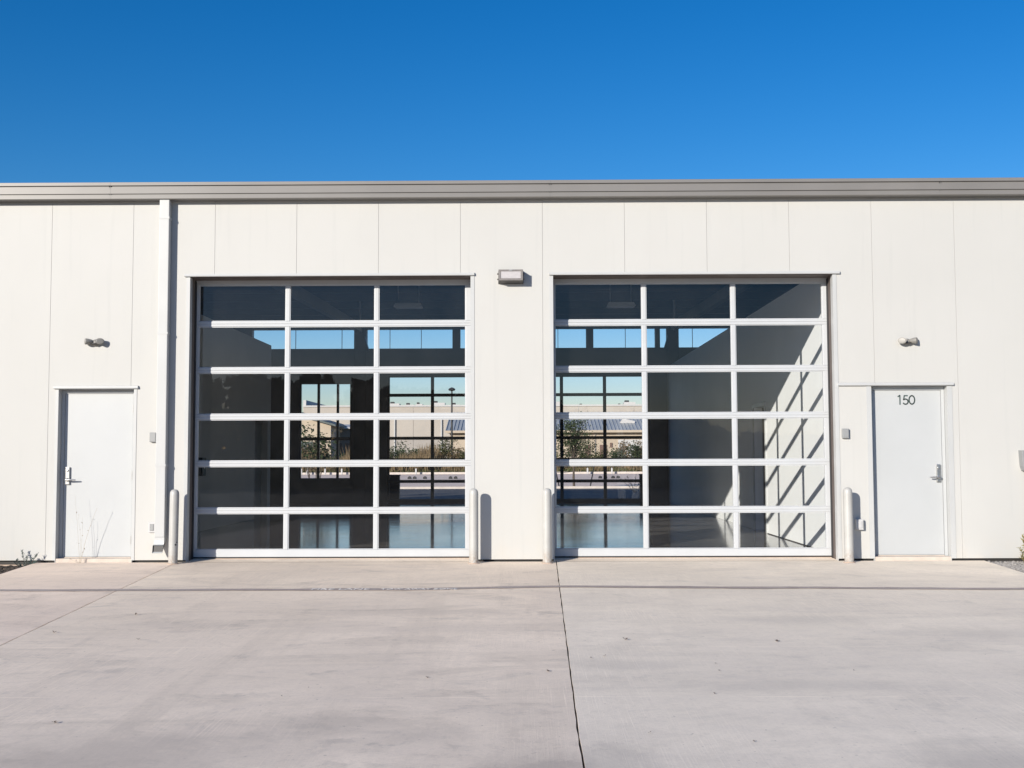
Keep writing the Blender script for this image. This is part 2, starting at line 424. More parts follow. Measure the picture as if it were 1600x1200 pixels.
# ------------------------------------------------------------------ mesh helpers
class MB:
    def __init__(self):
        self.v, self.f = [], []
    def box(self, x0, x1, y0, y1, z0, z1):
        i = len(self.v)
        self.v += [(x0, y0, z0), (x1, y0, z0), (x1, y1, z0), (x0, y1, z0), (x0, y0, z1), (x1, y0, z1), (x1, y1, z1), (x0, y1, z1)]
        self.f += [tuple(i + k for k in q) for q in ((0, 3, 2, 1), (4, 5, 6, 7), (0, 1, 5, 4), (1, 2, 6, 5), (2, 3, 7, 6), (3, 0, 4, 7))]
        return self
    def quad(self, *p):
        i = len(self.v)
        self.v += [tuple(q) for q in p]
        self.f.append(tuple(range(i, i + len(p))))
        return self
    def prism(self, poly, axis, a, b):
        """extrude a closed 2D polygon along axis ('x': poly in y,z; 'y': poly in x,z; 'z': poly in x,y)"""
        i, k = len(self.v), len(poly)
        for t in (a, b):
            for (u, w) in poly:
                self.v.append({'x': (t, u, w), 'y': (u, t, w), 'z': (u, w, t)}[axis])
        self.f.append(tuple(i + j for j in range(k)))
        self.f.append(tuple(i + k + j for j in reversed(range(k))))
        for j in range(k):
            self.f.append((i + j, i + k + j, i + k + (j + 1) % k, i + (j + 1) % k))
        return self
    def tube(self, pts, radii, n=8, cap=True):
        pts = [Vector(q) for q in pts]
        if not hasattr(radii, '__len__'):
            radii = [radii] * len(pts)
        base = len(self.v)
        ref = None
        for j, q in enumerate(pts):
            d = (pts[min(j + 1, len(pts) - 1)] - pts[max(j - 1, 0)]).normalized()
            if ref is None:
                ref = d.orthogonal().normalized()
            u = (ref - d * ref.dot(d)).normalized()
            ref = u
            w = d.cross(u)
            for s in range(n):
                t = 2 * math.pi * s / n
                self.v.append(tuple(q + (u * math.cos(t) + w * math.sin(t)) * radii[j]))
        for j in range(len(pts) - 1):
            for s in range(n):
                a, b = base + j * n + s, base + j * n + (s + 1) % n
                self.f.append((a, b, b + n, a + n))
        if cap:
            self.f.append(tuple(base + s for s in reversed(range(n))))
            self.f.append(tuple(base + (len(pts) - 1) * n + s for s in range(n)))
        return self
    def lathe(self, prof, origin, axis, n=20):
        """prof: list of (distance along axis, radius)"""
        o, ax = Vector(origin), Vector(axis).normalized()
        return self.tube_dir([o + ax * d for d, r in prof], [max(r, 1e-4) for d, r in prof], ax, n)
    def tube_dir(self, pts, radii, ax, n):
        base = len(self.v)
        u = ax.orthogonal().normalized(); w = ax.cross(u)
        for q, r in zip(pts, radii):
            for s in range(n):
                t = 2 * math.pi * s / n
                self.v.append(tuple(q + (u * math.cos(t) + w * math.sin(t)) * r))
        for j in range(len(pts) - 1):
            for s in range(n):
                a, b = base + j * n + s, base + j * n + (s + 1) % n
                self.f.append((a, b, b + n, a + n))
        self.f.append(tuple(base + s for s in reversed(range(n))))
        self.f.append(tuple(base + (len(pts) - 1) * n + s for s in range(n)))
        return self
    def leaf(self, c, d, nrm, ln, wd):
        c, d = Vector(c), Vector(d).normalized()
        s = d.cross(Vector(nrm))
        if s.length < 1e-4:
            s = d.orthogonal()
        s = s.normalized() * wd * 0.5
        i = len(self.v)
        k = s.cross(d).normalized() * wd * 0.18
        self.v += [tuple(c), tuple(c + d * ln * 0.45 + s + k), tuple(c + d * ln), tuple(c + d * ln * 0.45 - s + k)]
        self.f += [(i, i + 1, i + 2), (i, i + 2, i + 3)]
    def mesh(self, name, mat, bevel=0.0, smooth=False, segs=2):
        me = bpy.data.meshes.new(name)
        me.from_pydata(self.v, [], self.f)
        bm = bmesh.new(); bm.from_mesh(me)
        bmesh.ops.recalc_face_normals(bm, faces=bm.faces) if len(bm.faces) < 20000 else None
        if bevel:
            ed = [e for e in bm.edges if len(e.link_faces) == 2 and e.calc_face_angle(0) > 0.6]
            bmesh.ops.bevel(bm, geom=ed, offset=bevel, segments=segs, affect='EDGES', profile=0.6, clamp_overlap=True)
        bm.to_mesh(me); bm.free()
        if smooth:
            me.polygons.foreach_set('use_smooth', [True] * len(me.polygons))
            try:
                me.set_sharp_from_angle(angle=math.radians(38))
            except Exception:
                pass
        if mat is not None:
            me.materials.append(MT[mat])
        return me
    def build(self, name, mat, parent=None, bevel=0.0, smooth=False, segs=2):
        return link(name, self.mesh(name, mat, bevel, smooth, segs), parent)

def link(name, data, parent=None):
    o = bpy.data.objects.new(name, data)
    C.objects.link(o)
    if parent is not None:
        o.parent = parent
    return o

def empty(name, loc=(0, 0, 0), parent=None):
    o = link(name, None, parent)
    o.empty_display_size = 0.2
    o.location = loc
    return o

def tag(o, label, cat, group=None):
    o['label'] = label
    o['category'] = cat
    if group:
        o['group'] = group
    return o

def kind(o, k):
    o['kind'] = k
    return o

def B(x0, x1, y0, y1, z0, z1):
    return MB().box(x0, x1, y0, y1, z0, z1)

def sheet_with_holes(x0, x1, z0, z1, holes, y0, y1):
    """vertical slab in the XZ plane between y0 and y1, minus rectangular holes"""
    xs = sorted({x0, x1, *[h for q in holes for h in q[:2] if x0 < h < x1]})
    zs = sorted({z0, z1, *[h for q in holes for h in q[2:] if z0 < h < z1]})
    def solid(i, j):
        if i < 0 or j < 0 or i >= len(xs) - 1 or j >= len(zs) - 1:
            return False
        cx, cz = (xs[i] + xs[i + 1]) / 2, (zs[j] + zs[j + 1]) / 2
        return not any(a < cx < b and c < cz < d for a, b, c, d in holes)
    m = MB()
    idx = {}
    def vid(x, y, z):
        k = (round(x, 5), round(y, 5), round(z, 5))
        if k not in idx:
            idx[k] = len(m.v); m.v.append((x, y, z))
        return idx[k]
    for i in range(len(xs) - 1):
        for j in range(len(zs) - 1):
            if not solid(i, j):
                continue
            a, b, c, d = xs[i], xs[i + 1], zs[j], zs[j + 1]
            m.f.append((vid(a, y0, c), vid(b, y0, c), vid(b, y0, d), vid(a, y0, d)))
            m.f.append((vid(a, y1, c), vid(a, y1, d), vid(b, y1, d), vid(b, y1, c)))
            if not solid(i - 1, j): m.f.append((vid(a, y0, c), vid(a, y0, d), vid(a, y1, d), vid(a, y1, c)))
            if not solid(i + 1, j): m.f.append((vid(b, y0, c), vid(b, y1, c), vid(b, y1, d), vid(b, y0, d)))
            if not solid(i, j - 1): m.f.append((vid(a, y0, c), vid(a, y1, c), vid(b, y1, c), vid(b, y0, c)))
            if not solid(i, j + 1): m.f.append((vid(a, y0, d), vid(b, y0, d), vid(b, y1, d), vid(a, y1, d)))
    return m

def text_mesh(body, size, mat):
    cu = bpy.data.curves.new('lettering', 'FONT')
    cu.body = body
    cu.size = size
    cu.resolution_u = 3
    cu.extrude = 0.0012
    ob = bpy.data.objects.new('lettering', cu)
    C.objects.link(ob)
    dg = bpy.context.evaluated_depsgraph_get()
    me = bpy.data.meshes.new_from_object(ob.evaluated_get(dg))
    bpy.data.objects.remove(ob, do_unlink=True)
    me.materials.clear()
    me.materials.append(MT[mat])
    return me

# ------------------------------------------------------------------ ground
def gz(x, y):
    if y < 0:
        return -0.075 + 0.012 * y
    if y < 62:
        return -0.16
    if y < 112:
        t = (y - 62) / 50
        return -0.16 + 0.66 * t * t * (3 - 2 * t)
    return 0.5
ys = [-900, -400, -200, -120, -90, -60, -40, -30, -20, -10, -4, 0, 18, 30, 45, 55, 62] + [62 + 5 * i for i in range(1, 11)] + [140, 200, 400, 900]
xs = [-900, -400, -150, -80, -40, -20, -8, 0, 8, 20, 40, 80, 150, 400, 900]
g = MB()
for y in ys:
    for x in xs:
        g.v.append((x, y, gz(x, y)))
for j in range(len(ys) - 1):
    for i in range(len(xs) - 1):
        a = j * len(xs) + i
        g.f.append((a, a + 1, a + 1 + len(xs), a + len(xs)))
kind(g.build('ground', 'ground'), 'structure')

def dz(y):
    return -0.028 + 0.012 * y

# driveway: slabs with open joints between them
def jx(k, y):
    return (-6.52 - 0.10 * y, -4.70 - 0.079 * y, 0.157 + 0.0156 * y, 5.60 + 0.068 * y)[k]
drive = kind(empty('driveway', (0, 0, -0.2)), 'structure')
def slab(k, ya, yb, mat):
    rnd = random.Random(k * 10 + int(-ya))
    m = MB()
    n = 60
    top = []
    gap = 0.0045 if k else 0.0045
    L, R = [], []
    for i in range(n + 1):
        y = ya + (yb - ya) * i / n
        yc = max(y, -9.0)
        L.append((jx(k, yc) + (gap + rnd.uniform(-.0025, .0035) if k else 0), y))
        R.append((jx(k + 1, yc) - (gap + rnd.uniform(-.0025, .0035) if k < 2 else 0), y))
    poly = L + R[::-1]
    for (x, y) in poly:
        m.v.append((x, y, dz(y) + 0.2))
    for (x, y) in poly:
        m.v.append((x, y, dz(y) + 0.2 - 0.12))
    N = len(poly)
    for i in range(n):
        m.f.append((i, i + 1, N - 2 - i, N - 1 - i))
    for i in range(N):
        j = (i + 1) % N
        m.f.append((i, j, N + j, N + i))
    return m.build('concrete_slab', mat, drive)
for k, mt in enumerate(('slab1', 'slab2', 'slab3')):
    slab(k, 0.0 if k != 9 else 0, -10.6, mt)
    slab(k, -10.62, -12.4, mt)
m = MB()
for k in (1, 2):
    m.quad((jx(k, 0) - .03, 0, dz(0) + .2 - .022), (jx(k, 0) + .03, 0, dz(0) + .2 - .022), (jx(k, -9) + .03, -12.4, dz(-12.4) + .2 - .022), (jx(k, -9) - .03, -12.4, dz(-12.4) + .2 - .022))
m.build('joint_filler', 'joint', drive)

kind(MB().quad((-70, -66, gz(0, -66) + .03), (70, -66, gz(0, -66) + .03), (70, -12.42, gz(0, -12.42) + .03), (-70, -12.42, gz(0, -12.42) + .03)).build('parking_lot', 'asphalt'), 'structure')

# worn fire-lane stripe with its lettering, 4 mm above the slab
st = MB()
N = 80
rnd = random.Random(3)
def stripe_y(x):
    k = [(-7, -2.80), (-5.7, -2.82), (-3.04, -2.81), (-1.5, -2.80), (.09, -2.60), (2.28, -2.73), (4.86, -2.87), (7, -2.9)]
    for (xa, ya), (xb, yb) in zip(k, k[1:]):
        if xa <= x <= xb:
            t = (x - xa) / (xb - xa)
            return ya + (yb - ya) * t * t * (3 - 2 * t) + .008 * math.sin(x * 5.3)
pts0, pts1 = [], []
for i in range(N + 1):
    x = -6.4 + 11.9 * i / N
    w = 0.078 + rnd.uniform(-.012, .012)
    y = stripe_y(x)
    pts0.append((x, y - w, dz(y - w) + .004)); pts1.append((x, y + w, dz(y + w) + .004))
for i in range(N):
    st.quad(pts0[i], pts0[i + 1], pts1[i + 1], pts1[i])
stripe = kind(st.build('fire_lane_stripe', 'stripe'), 'structure')
for body, x0, x1 in (('FIRE LANE', -2.46, -1.86), ('TOW AWAY ZONE', -1.74, -0.95)):
    me = text_mesh(body, 0.15, 'letter')
    xs_ = [v.co.x for v in me.vertices]
    sx = (x1 - x0) / (max(xs_) - min(xs_)); mn = min(xs_)
    for v in me.vertices:
        yy = stripe_y(-1.7) - 0.052 + v.co.y
        v.co = Vector((x0 + (v.co.x - mn) * sx, yy, dz(yy) + 0.007 + v.co.z * 0.5))
    link('lettering', me, stripe)

# rear yard and far road
kind(B(-60, 60, 18.45, 36.3, -0.5, -0.10).build('rear_yard', 'asphalt'), 'structure')
kind(B(-90, 90, 36.3, 36.55, -0.5, 0.0).build('kerb', 'kerb'), 'structure')
kind(B(-90, 90, 36.55, 38.6, -0.5, -0.05).build('verge', 'ground'), 'structure')
m = MB()
yy = [38.6, 45, 55, 62, 66, 70, 74]
for y0, y1 in zip(yy, yy[1:]):
    m.quad((-120, y0, gz(0, y0) + .05), (120, y0, gz(0, y0) + .05), (120, y1, gz(0, y1) + .05), (-120, y1, gz(0, y1) + .05))
kind(m.build('road', 'road'), 'structure')
kind(B(-120, 120, 74, 74.3, -0.5, gz(0, 74) + 0.2).build('far_kerb', 'kerb'), 'structure')

# ------------------------------------------------------------------ the building
bld = empty('warehouse_building')
tag(bld, 'long white metal-panel warehouse with two glazed garage doors and taupe gutter', 'building')
P = 1.0668
OL = (-4.586, -0.932, -1.0, 3.655)
OR = (0.132, 3.752, -1.0, 3.655)
ML = (-6.272, -5.288, -1.0, 2.200)
MR = (4.213, 5.190, -1.0, 2.205)
holes = [OL, OR, ML, MR]
PT = 4.80
for k in range(-9, 9):
    x0, x1 = k * P + 0.0012, (k + 1) * P - 0.0012
    m = sheet_with_holes(x0, x1, 0.0, PT, [h for h in holes if h[0] < x1 and h[1] > x0], 0.0, 0.010)
    if m.f:
        m.build('wall_panel', 'panel', bld, bevel=0.0015, segs=1)
XA, XB = -9 * P, 9 * P
sheet_with_holes(XA, XB, 0.003, PT - .01, [(a - .0, b + .0, c, d) for a, b, c, d in holes], 0.0125, 0.28).build('wall_backing', 'panel', bld)
# dark strip painted as the shadow gap, and exposed foundation under the panels
segs_x = [XA, ML[0], ML[1], OL[0], OL[1], OR[0], OR[1], MR[0], MR[1], XB]
for a, b in zip(segs_x[0::2], segs_x[1::2]):
    B(a + .002, b - .002, 0.05, 0.28, -0.055, 0.0).build('base_shadow_gap', 'void', bld)
    B(a + .004, b - .004, 0.02, 0.27, -0.6, -0.0555).build('foundation', 'found', bld)

# opening trims
def opening_trim(o, hx0, hx1, ztop, side=0.045, inner='jamb', depth=0.29, drop=0.0):
    a, b, _, d = o
    # drip cap
    MB().prism([(-0.034, ztop + .006), (-0.028, ztop + .030), (-0.003, ztop + .034), (-0.003, ztop - .004), (-0.030, ztop - .004)], 'x', hx0, hx1).build('drip_cap', 'trim', bld)
    for x0, x1 in ((a - side, a + 0.003), (b - 0.003, b + side)):
        B(x0, x1, -0.006, -0.0015, drop, ztop - .006).build('jamb_trim', 'trim', bld)
    # reveals
    B(a - .003, a + .004, -.003, .10, drop - .03, d - .004).build('jamb_reveal', 'trim', bld)
    B(b - .004, b + .003, -.003, .10, drop - .03, d - .004).build('jamb_reveal', 'trim', bld)
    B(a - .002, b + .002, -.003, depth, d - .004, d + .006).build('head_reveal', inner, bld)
opening_trim(OL, -4.655, -0.885, 3.662)
opening_trim(OR, 0.083, 3.838, 3.662)
opening_trim(ML, -6.33, -5.235, 2.208, side=0.035, inner='trim', depth=.11)
opening_trim(MR, 3.79, 5.268, 2.211, side=0.06, inner='trim', depth=.11)
for o in (OL, OR):
    for x in (o[0] - .003, o[1] - .003):
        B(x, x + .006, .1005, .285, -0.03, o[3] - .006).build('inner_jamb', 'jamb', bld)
    for x in (o[0] + .0032, o[1] - .012):
        B(x, x + .009, .225, .2865, -0.012, o[3] - .02).build('weather_strip', 'seal', bld)
    # door sill of the slab running in under the door
    MB().quad((o[0], -.0005, dz(0) + .002), (o[1], -.0005, dz(0) + .002), (o[1], .36, -.006), (o[0], .36, -.006)).build('door_sill', 'slab2', bld)
for o in (ML, MR):
    B(o[0] - .0, o[1] + .0, 0.002, 0.28, -0.10, 0.022).build('door_threshold', 'sill', bld, bevel=0.004)

# glazed garage doors ----------------------------------------------------
SEC = 0.6145
def garage_door(gx0, gx1, ncol, y, stile_l, stile_r, mat_f, bottom_h=0.095, yd=0.045, top=3.59, mun=0.052):
    d = empty('garage_door', ((gx0 + gx1) / 2, y, 0), bld)
    cx = (gx0 + gx1) / 2
    rails, panes = {}, {}
    xl, xr = gx0 - stile_l, gx1 + stile_r
    rw = 0.034
    def part(name, key, m, mat, loc, bev=.004):
        if key not in rails:
            rails[key] = m().mesh(name, mat, bev)
        o = link(name, rails[key], d); o.location = loc
        return o
    W = xr - xl
    off = (xl + xr) / 2 - cx
    for r in range(6):
        z0, z1 = r * SEC, (r + 1) * SEC if r < 5 else 3.70
        lo = bottom_h if r == 0 else rw
        hi = 3.70 - top if r == 5 else rw
        part('rail', ('lo', lo), lambda: B(-W / 2, W / 2, 0, yd, 0.0015, lo), mat_f, (off, 0, z0 if r else 0.012))
        part('rail', ('hi', hi), lambda: B(-W / 2, W / 2, 0, yd, -hi, -0.0015), mat_f, (off, 0, z1))
        if r:
            # shadow line between two sections
            part('hinge_joint', 'hj', lambda: B(-W / 2 + .002, W / 2 - .002, 0.004, yd - .004, -.0025, .0025), 'greybox', (off, 0, z0), 0)
        za, zb = (z0 + lo + .001 if r else 0.012 + lo + .001), z1 - hi - .001
        cw = (gx1 - gx0) / ncol
        for s, (a, b) in enumerate(((xl, gx0), (gx1, xr))):
            part('stile', ('st', s, round(zb - za, 4)), lambda: B(a - b if s == 0 else 0, 0 if s == 0 else b - a, 0.001, yd - .001, 0, zb - za), mat_f, ((gx0 if s == 0 else gx1) - cx, 0, za))
        for c in range(1, ncol):
            part('mullion', ('mu', round(zb - za, 4)), lambda: B(-mun / 2, mun / 2, 0.002, yd - .002, 0, zb - za), mat_f, (gx0 + c * cw - cx, 0, za))
        for c in range(ncol):
            a = gx0 + c * cw + (mun / 2 if c else 0)
            b = gx0 + (c + 1) * cw - (mun / 2 if c < ncol - 1 else 0)
            key = ('bead', round(b - a, 4), round(zb - za, 4))
            wv, hv = b - a, zb - za
            t = .010
            part('glazing_bead', key, lambda: sheet_with_holes(-wv / 2 + .0005, wv / 2 - .0005, .0005, hv - .0005, [(-wv / 2 + t, wv / 2 - t, t, hv - t)], 0.010, yd - .010), mat_f, ((a + b) / 2 - cx, 0, za), 0)
            part('pane', ('pane', round(b - a, 4), round(zb - za, 4)), lambda: MB().quad((-wv / 2 + .004, yd / 2, .004), (wv / 2 - .004, yd / 2, .004), (wv / 2 - .004, yd / 2, hv - .004), (-wv / 2 + .004, yd / 2, hv - .004)), 'glass', ((a + b) / 2 - cx, 0, za), 0).rotation_euler = (random.uniform(-.0012, .0012), 0, random.uniform(-.0012, .0012))
    # bottom rubber seal
    part('bottom_seal', 'seal', lambda: B(-W / 2 + .01, W / 2 - .01, 0.004, yd - .006, -0.012, .0115), 'seal', (off, 0, 0), 0)
    return d
gl = garage_door(-4.545, -1.013, 3, 0.288, 0.075, 0.100, 'alu')
gl['label'] = 'glazed garage door nearer the white door without a number'
gr = garage_door(0.163, 3.688, 3, 0.288, 0.075, 0.100, 'alu')
gr['label'] = 'glazed garage door nearer the door numbered 150'
gb = garage_door(-4.075, 3.30, 6, 18.15, 0.06, 0.06, 'frame', mun=0.075)
gb['label'] = 'wide dark-framed glazed door in the rear wall, six panes across'

# man doors --------------------------------------------------------------
def man_door(o, lever_left, num):
    a, b, _, d = o
    cx = (a + b) / 2
    r = empty('entry_door', (cx, 0.10, 0), bld)
    f = MB()
    fw_ = 0.045
    f.box(a + .005 - cx, a + fw_ - cx, 0, .14, .023, d - .006)
    f.box(b - fw_ - cx, b - .005 - cx, 0, .14, .023, d - .006)
    f.box(a + fw_ - cx + .0005, b - fw_ - cx - .0005, 0, .14, d - fw_ - .006, d - .006)
    f.build('door_frame', 'doorpaint', r, bevel=.002, segs=1)
    lx0, lx1 = a + fw_ + .003 - cx, b - fw_ - .003 - cx
    B(lx0, lx1, .012, .056, .036, d - fw_ - .010).build('door_leaf', 'doorpaint', r, bevel=.002, segs=1)
    B(lx0, lx1, .004, .05, .0225, .033).build('door_sweep', 'sill', r)
    s = 1 if lever_left else -1
    hx = (lx0 + .055) if lever_left else (lx1 - .055)
    B(hx - .028, hx + .028, -.014, .0115, .965, 1.195).build('lock_plate', 'steel', r, bevel=.008)
    h = MB()
    h.lathe([(0, .022), (.012, .022), (.02, .013), (.05, .011)], (hx, -.0142, 1.03), (0, -1, 0), 16)
    h.tube([(hx, -.060, 1.03), (hx + s * .02, -.066, 1.03), (hx + s * .07, -.064, 1.03), (hx + s * .125, -.058, 1.028)], [.012, .011, .010, .008], 10)
    h.build('lever_handle', 'steel', r, smooth=True)
    MB().lathe([(0, .015), (.008, .014), (.010, .006)], (hx, -.0142, 1.15), (0, -1, 0), 14).build('lock_cylinder', 'steel', r, smooth=True)
    for z in (.25, 1.08, 1.95):
        hx2 = lx1 + .0015 if lever_left else lx0 - .0015
        MB().lathe([(0, .007), (.11, .007)], (hx2, .004, z - .055), (0, 0, 1), 10).build('hinge', 'steel', r, smooth=True)
    if num:
        # strokes of 1 5 0, flat vinyl figures
        H, w, lw = .118, .058, .0165
        def stroke(path):
            m = MB()
            for (p0, p1) in zip(path, path[1:]):
                p0, p1 = Vector((p0[0], 0, p0[1])), Vector((p1[0], 0, p1[1]))
                dd = (p1 - p0)
                if dd.length < 1e-6: continue
                nn = Vector((-dd.z, 0, dd.x)).normalized() * lw / 2
                e = dd.normalized() * lw * .18
                yy0 = Vector((0, .0092, 0))
                m.quad(p0 - e + nn + yy0, p0 - e - nn + yy0, p1 + e - nn + yy0, p1 + e + nn + yy0)
            return m
        ox, oz = 4.582 - cx, 1.968
        one = [(ox + .010, oz + H * .86), (ox + .036, oz + H), (ox + .036, oz)]
        stroke(one).build('number_one', 'numb', r)
        fx = ox + .075
        five = [(fx + .060, oz + H - .004), (fx + .018, oz + H - .004), (fx + .008, oz + H * .50)]
        for i in range(0, 15):
            t = math.radians(128 - i * (128 + 150) / 14)
            five.append((fx + .032 + .034 * math.cos(t), oz + .037 + .034 * math.sin(t)))
        stroke(five).build('number_five', 'numb', r)
        zx = ox + .190
        stroke([(zx + .036 * math.cos(math.radians(t)), oz + H / 2 + (H / 2 - .004) * math.sin(math.radians(t))) for t in range(0, 361, 15)]).build('number_zero', 'numb', r)
    return r
md = man_door(ML, True, False)
md['label'] = 'plain white entry door beside the downspout'
md = man_door(MR, False, True)
md['label'] = 'white entry door marked 150'

# gutter: stepped fascia profile, in lengths with lap joints ---------------
prof = [(0.0, 4.653), (-.125, 4.653), (-.135, 4.662), (-.135, 4.708), (-.122, 4.712), (-.122, 4.722), (-.140, 4.726), (-.140, 4.812), (-.126, 4.816), (-.126, 4.826), (-.150, 4.832), (-.150, 4.872), (-.138, 4.876), (0.02, 4.876)]
for a, b in ((XA, -5.6), (-5.6, 0.1), (0.1, 5.12), (5.12, XB)):
    MB().prism([(y - .003 if y < 0 else y, z) for y, z in prof], 'x', a + .0015, b - .0015).build('gutter', 'gutter', bld)
for x in (-5.6, .1, 5.12):
    MB().prism([(y - .0045 if y < 0 else y - .002, z - .0006 if i < 2 else z + .0006) for i, (y, z) in enumerate(prof[1:-1])], 'x', x - .012, x + .006).build('gutter_joint', 'gutter', bld)
for x in (-3.2, 2.3, 4.5, 5.15):
    MB().lathe([(0, .012), (.006, .012), (.009, .006)], (x, -.06, 4.876), (0, 0, 1), 8).build('roof_fastener', 'steel', bld)

# downspout ----------------------------------------------------------------
dsp = MB()
x0, x1, y0, y1 = -4.962, -4.835, -.118, -.018
dsp.box(x0, x1, y0, y1, .30, 4.652)
dpipe = dsp.build('downspout', 'trim', bld, bevel=.008)
m = MB()
ring = []
for i in range(9):
    t = i / 8
    a = math.radians(78 * t)
    cy, cz = (y0 + y1) / 2 - .15 * (1 - math.cos(a)), .30 - .15 * math.sin(a)
    nx = Vector((0, math.cos(a), math.sin(a)))
    ring.append([Vector((x0, cy, cz)) - nx * .05, Vector((x1, cy, cz)) - nx * .05, Vector((x1, cy, cz)) + nx * .05, Vector((x0, cy, cz)) + nx * .05])
for q in ring:
    m.v += [tuple(v) for v in q]
for i in range(8):
    for s in range(4):
        a, b = i * 4 + s, i * 4 + (s + 1) % 4
        m.f.append((a, b, b + 4, a + 4))
shoe = m.build('downspout_shoe', 'trim', dpipe)
q = ring[-1]
cen = sum(q, Vector()) / 4
dirn = Vector((0, -math.sin(math.radians(78)), -math.cos(math.radians(78))))
MB().quad(*[cen + (v - cen) * .97 - dirn * .02 for v in q]).build('shoe_mouth', 'black', dpipe)
for z in (1.2, 2.9, 4.4):
    B(x0 - .004, x1 + .004, y0 - .004, -.002, z, z + .028).build('strap', 'trim', dpipe)

# roof, side walls, rear wall, interior -------------------------------------
YR = 18.15
MB().prism([(0.0, 4.80), (18.55, 5.36), (18.55, 5.50), (-.02, 4.874), (-.02, 4.80)], 'x', XA, XB).build('roof', 'roof', bld)
MB().prism([(.285, 4.79), (18.1, 5.33), (18.1, 5.345), (.285, 4.803)], 'x', XA + .3, XB - .3).build('ceiling_deck', 'ceil', bld)
for i in range(10):
    y = 1.4 + i * 1.75
    z = 4.79 + .0303 * (y - .285)
    B(XA + .32, XB - .32, y, y + .065, z - .20, z - .001).build('purlin', 'ceil', bld)
for x in (XA, XB - .2):
    MB().prism([(.285, 0), (18.1, 0), (18.1, 5.34), (.285, 4.802)], 'x', x, x + .2).build('end_wall', 'inwall', bld)
rear_holes = [(-4.134, 3.358, -1, 3.62), (-6.641, -5.162, .715, 3.405)]
cl = [(-8.02, -5.064), (-4.733, -2.272), (-2.052, 1.559), (1.761, 3.536), (3.664, 3.865), (4.158, 5.95)]
rear_holes += [(a, b, 4.41, 4.97) for a, b in cl]
sheet_with_holes(XA, XB, 0.003, 5.35, rear_holes, 18.105, 18.36).build('rear_wall', 'inrear', bld)
for a, b in cl:
    MB().quad((a + .002, 18.2, 4.412), (b - .002, 18.2, 4.412), (b - .002, 18.2, 4.968), (a + .002, 18.2, 4.968)).build('clerestory_pane', 'glass', bld)
for x in (-6.78, -5.45, -4.07, -3.17, 2.68, 4.6, -.2, .75):
    B(x - .008, x + .008, 18.185, 18.215, 4.411, 4.969).build('clerestory_mullion', 'pipe', bld)
# tall rear window
rw_ = empty('rear_window', (-5.9, 18.2, .715), bld)
for i, (a, b) in enumerate(((-6.641, -6.600), (-6.143, -6.070), (-5.590, -5.521), (-5.205, -5.162))):
    B(a + 5.9 + .001, b + 5.9 - .001, -.04, .04, .001, 2.689).build('window_mullion', 'frame', rw_)
for (a, b) in ((-6.600, -6.143), (-6.070, -5.590), (-5.521, -5.205)):
    B(a + 5.9, b + 5.9, -.035, .035, 1.075, 1.165).build('window_transom', 'frame', rw_)
    for z0, z1 in ((.003, 1.074), (1.166, 2.687)):
        MB().quad((a + 5.9, 0, z0), (b + 5.9, 0, z0), (b + 5.9, 0, z1), (a + 5.9, 0, z1)).build('pane', 'glass', rw_)
# columns with their knee braces
for x, s in ((-4.90, 1), (4.01, -1)):
    c = MB()
    c.box(x - .155, x + .155, 17.86, 17.875, 0, 5.02); c.box(x - .155, x + .155, 18.08, 18.095, 0, 5.02); c.box(x - .006, x + .006, 17.8751, 18.0799, 0, 5.02)
    col = c.build('rear_column', 'column', bld)
    MB().prism([(x + s * .16, 4.35), (x + s * .26, 4.35), (x + s * .06, 5.02), (x - s * .04, 5.02)], 'y', 17.885, 18.07).build('knee_brace', 'column', col)
    c = MB()
    c.prism([(.4, 4.56), (17.85, 5.08), (17.85, 4.86), (.4, 4.30)], 'x', x - .08, x + .08)
    c.build('rafter', 'ceil', col)
def at(px, py, Y):
    d = fw + r2 * ((px - 800) / 1812.76) + u2 * ((600 - py) / 1812.76)
    o = M.translation
    return o + d * ((Y - o.y) / d.y)
for (px, yb, bx) in ((562.5, 500, 570), (1053.5, 516, 1046)):
    a, b_, c_, d_ = at(px, yb, 12.6), at(px, 436, 12.6), at(px, 474, 12.6), at(bx, 440, 12.6)
    c = MB().tube([a, b_], .024, 8)
    c.tube([c_, d_], .02, 8)
    c.build('drop_pipe', 'pipe', bld, smooth=True)
# floor
MB().quad((XA + .2, .2855, 0), (XB - .2, .2855, 0), (XB - .2, 18.4, 0), (XA + .2, 18.4, 0)).build('floor', 'floor', bld)
B(XA + .2, XB - .2, .287, 18.4, -.4, -.004).build('floor_slab', 'found', bld)
# right partition X=3.84 with a cased doorway, left partition X=-6.0
WX = 3.86
def yz_wall(x0, x1, ya, yb, z1, hole):
    m = sheet_with_holes(ya, yb, 0.002, z1, [hole], x0, x1)
    m.v = [(y, x, z) for (x, y, z) in m.v]
    return m
yz_wall(WX, WX + .14, .29, 18.10, 3.86, (4.85, 5.80, -1, 2.16)).build('partition_wall', 'inwall', bld)
fr = MB()
fr.box(WX - .02, WX + .16, 4.78, 4.849, .002, 2.229); fr.box(WX - .02, WX + .16, 5.801, 5.87, .002, 2.229); fr.box(WX - .02, WX + .16, 4.8495, 5.8005, 2.161, 2.229)
fr.build('doorway_casing', 'trim', bld)
B(WX + .9, WX + 1.0, 4.0, 7.2, .002, 2.7).build('corridor_wall', 'inrear', bld)
B(WX + .141, WX + .899, 4.0, 7.2, 2.7, 2.75).build('corridor_ceiling', 'inrear', bld)
B(WX - .008, WX - .0005, .30, 4.77, .002, .012).build('base_joint', 'void', bld)
yz_wall(-6.14, -6.0, .29, 11.4, 3.86, (9.85, 11.1, -1, 2.12)).build('partition_wall', 'inwall_shaded', bld)
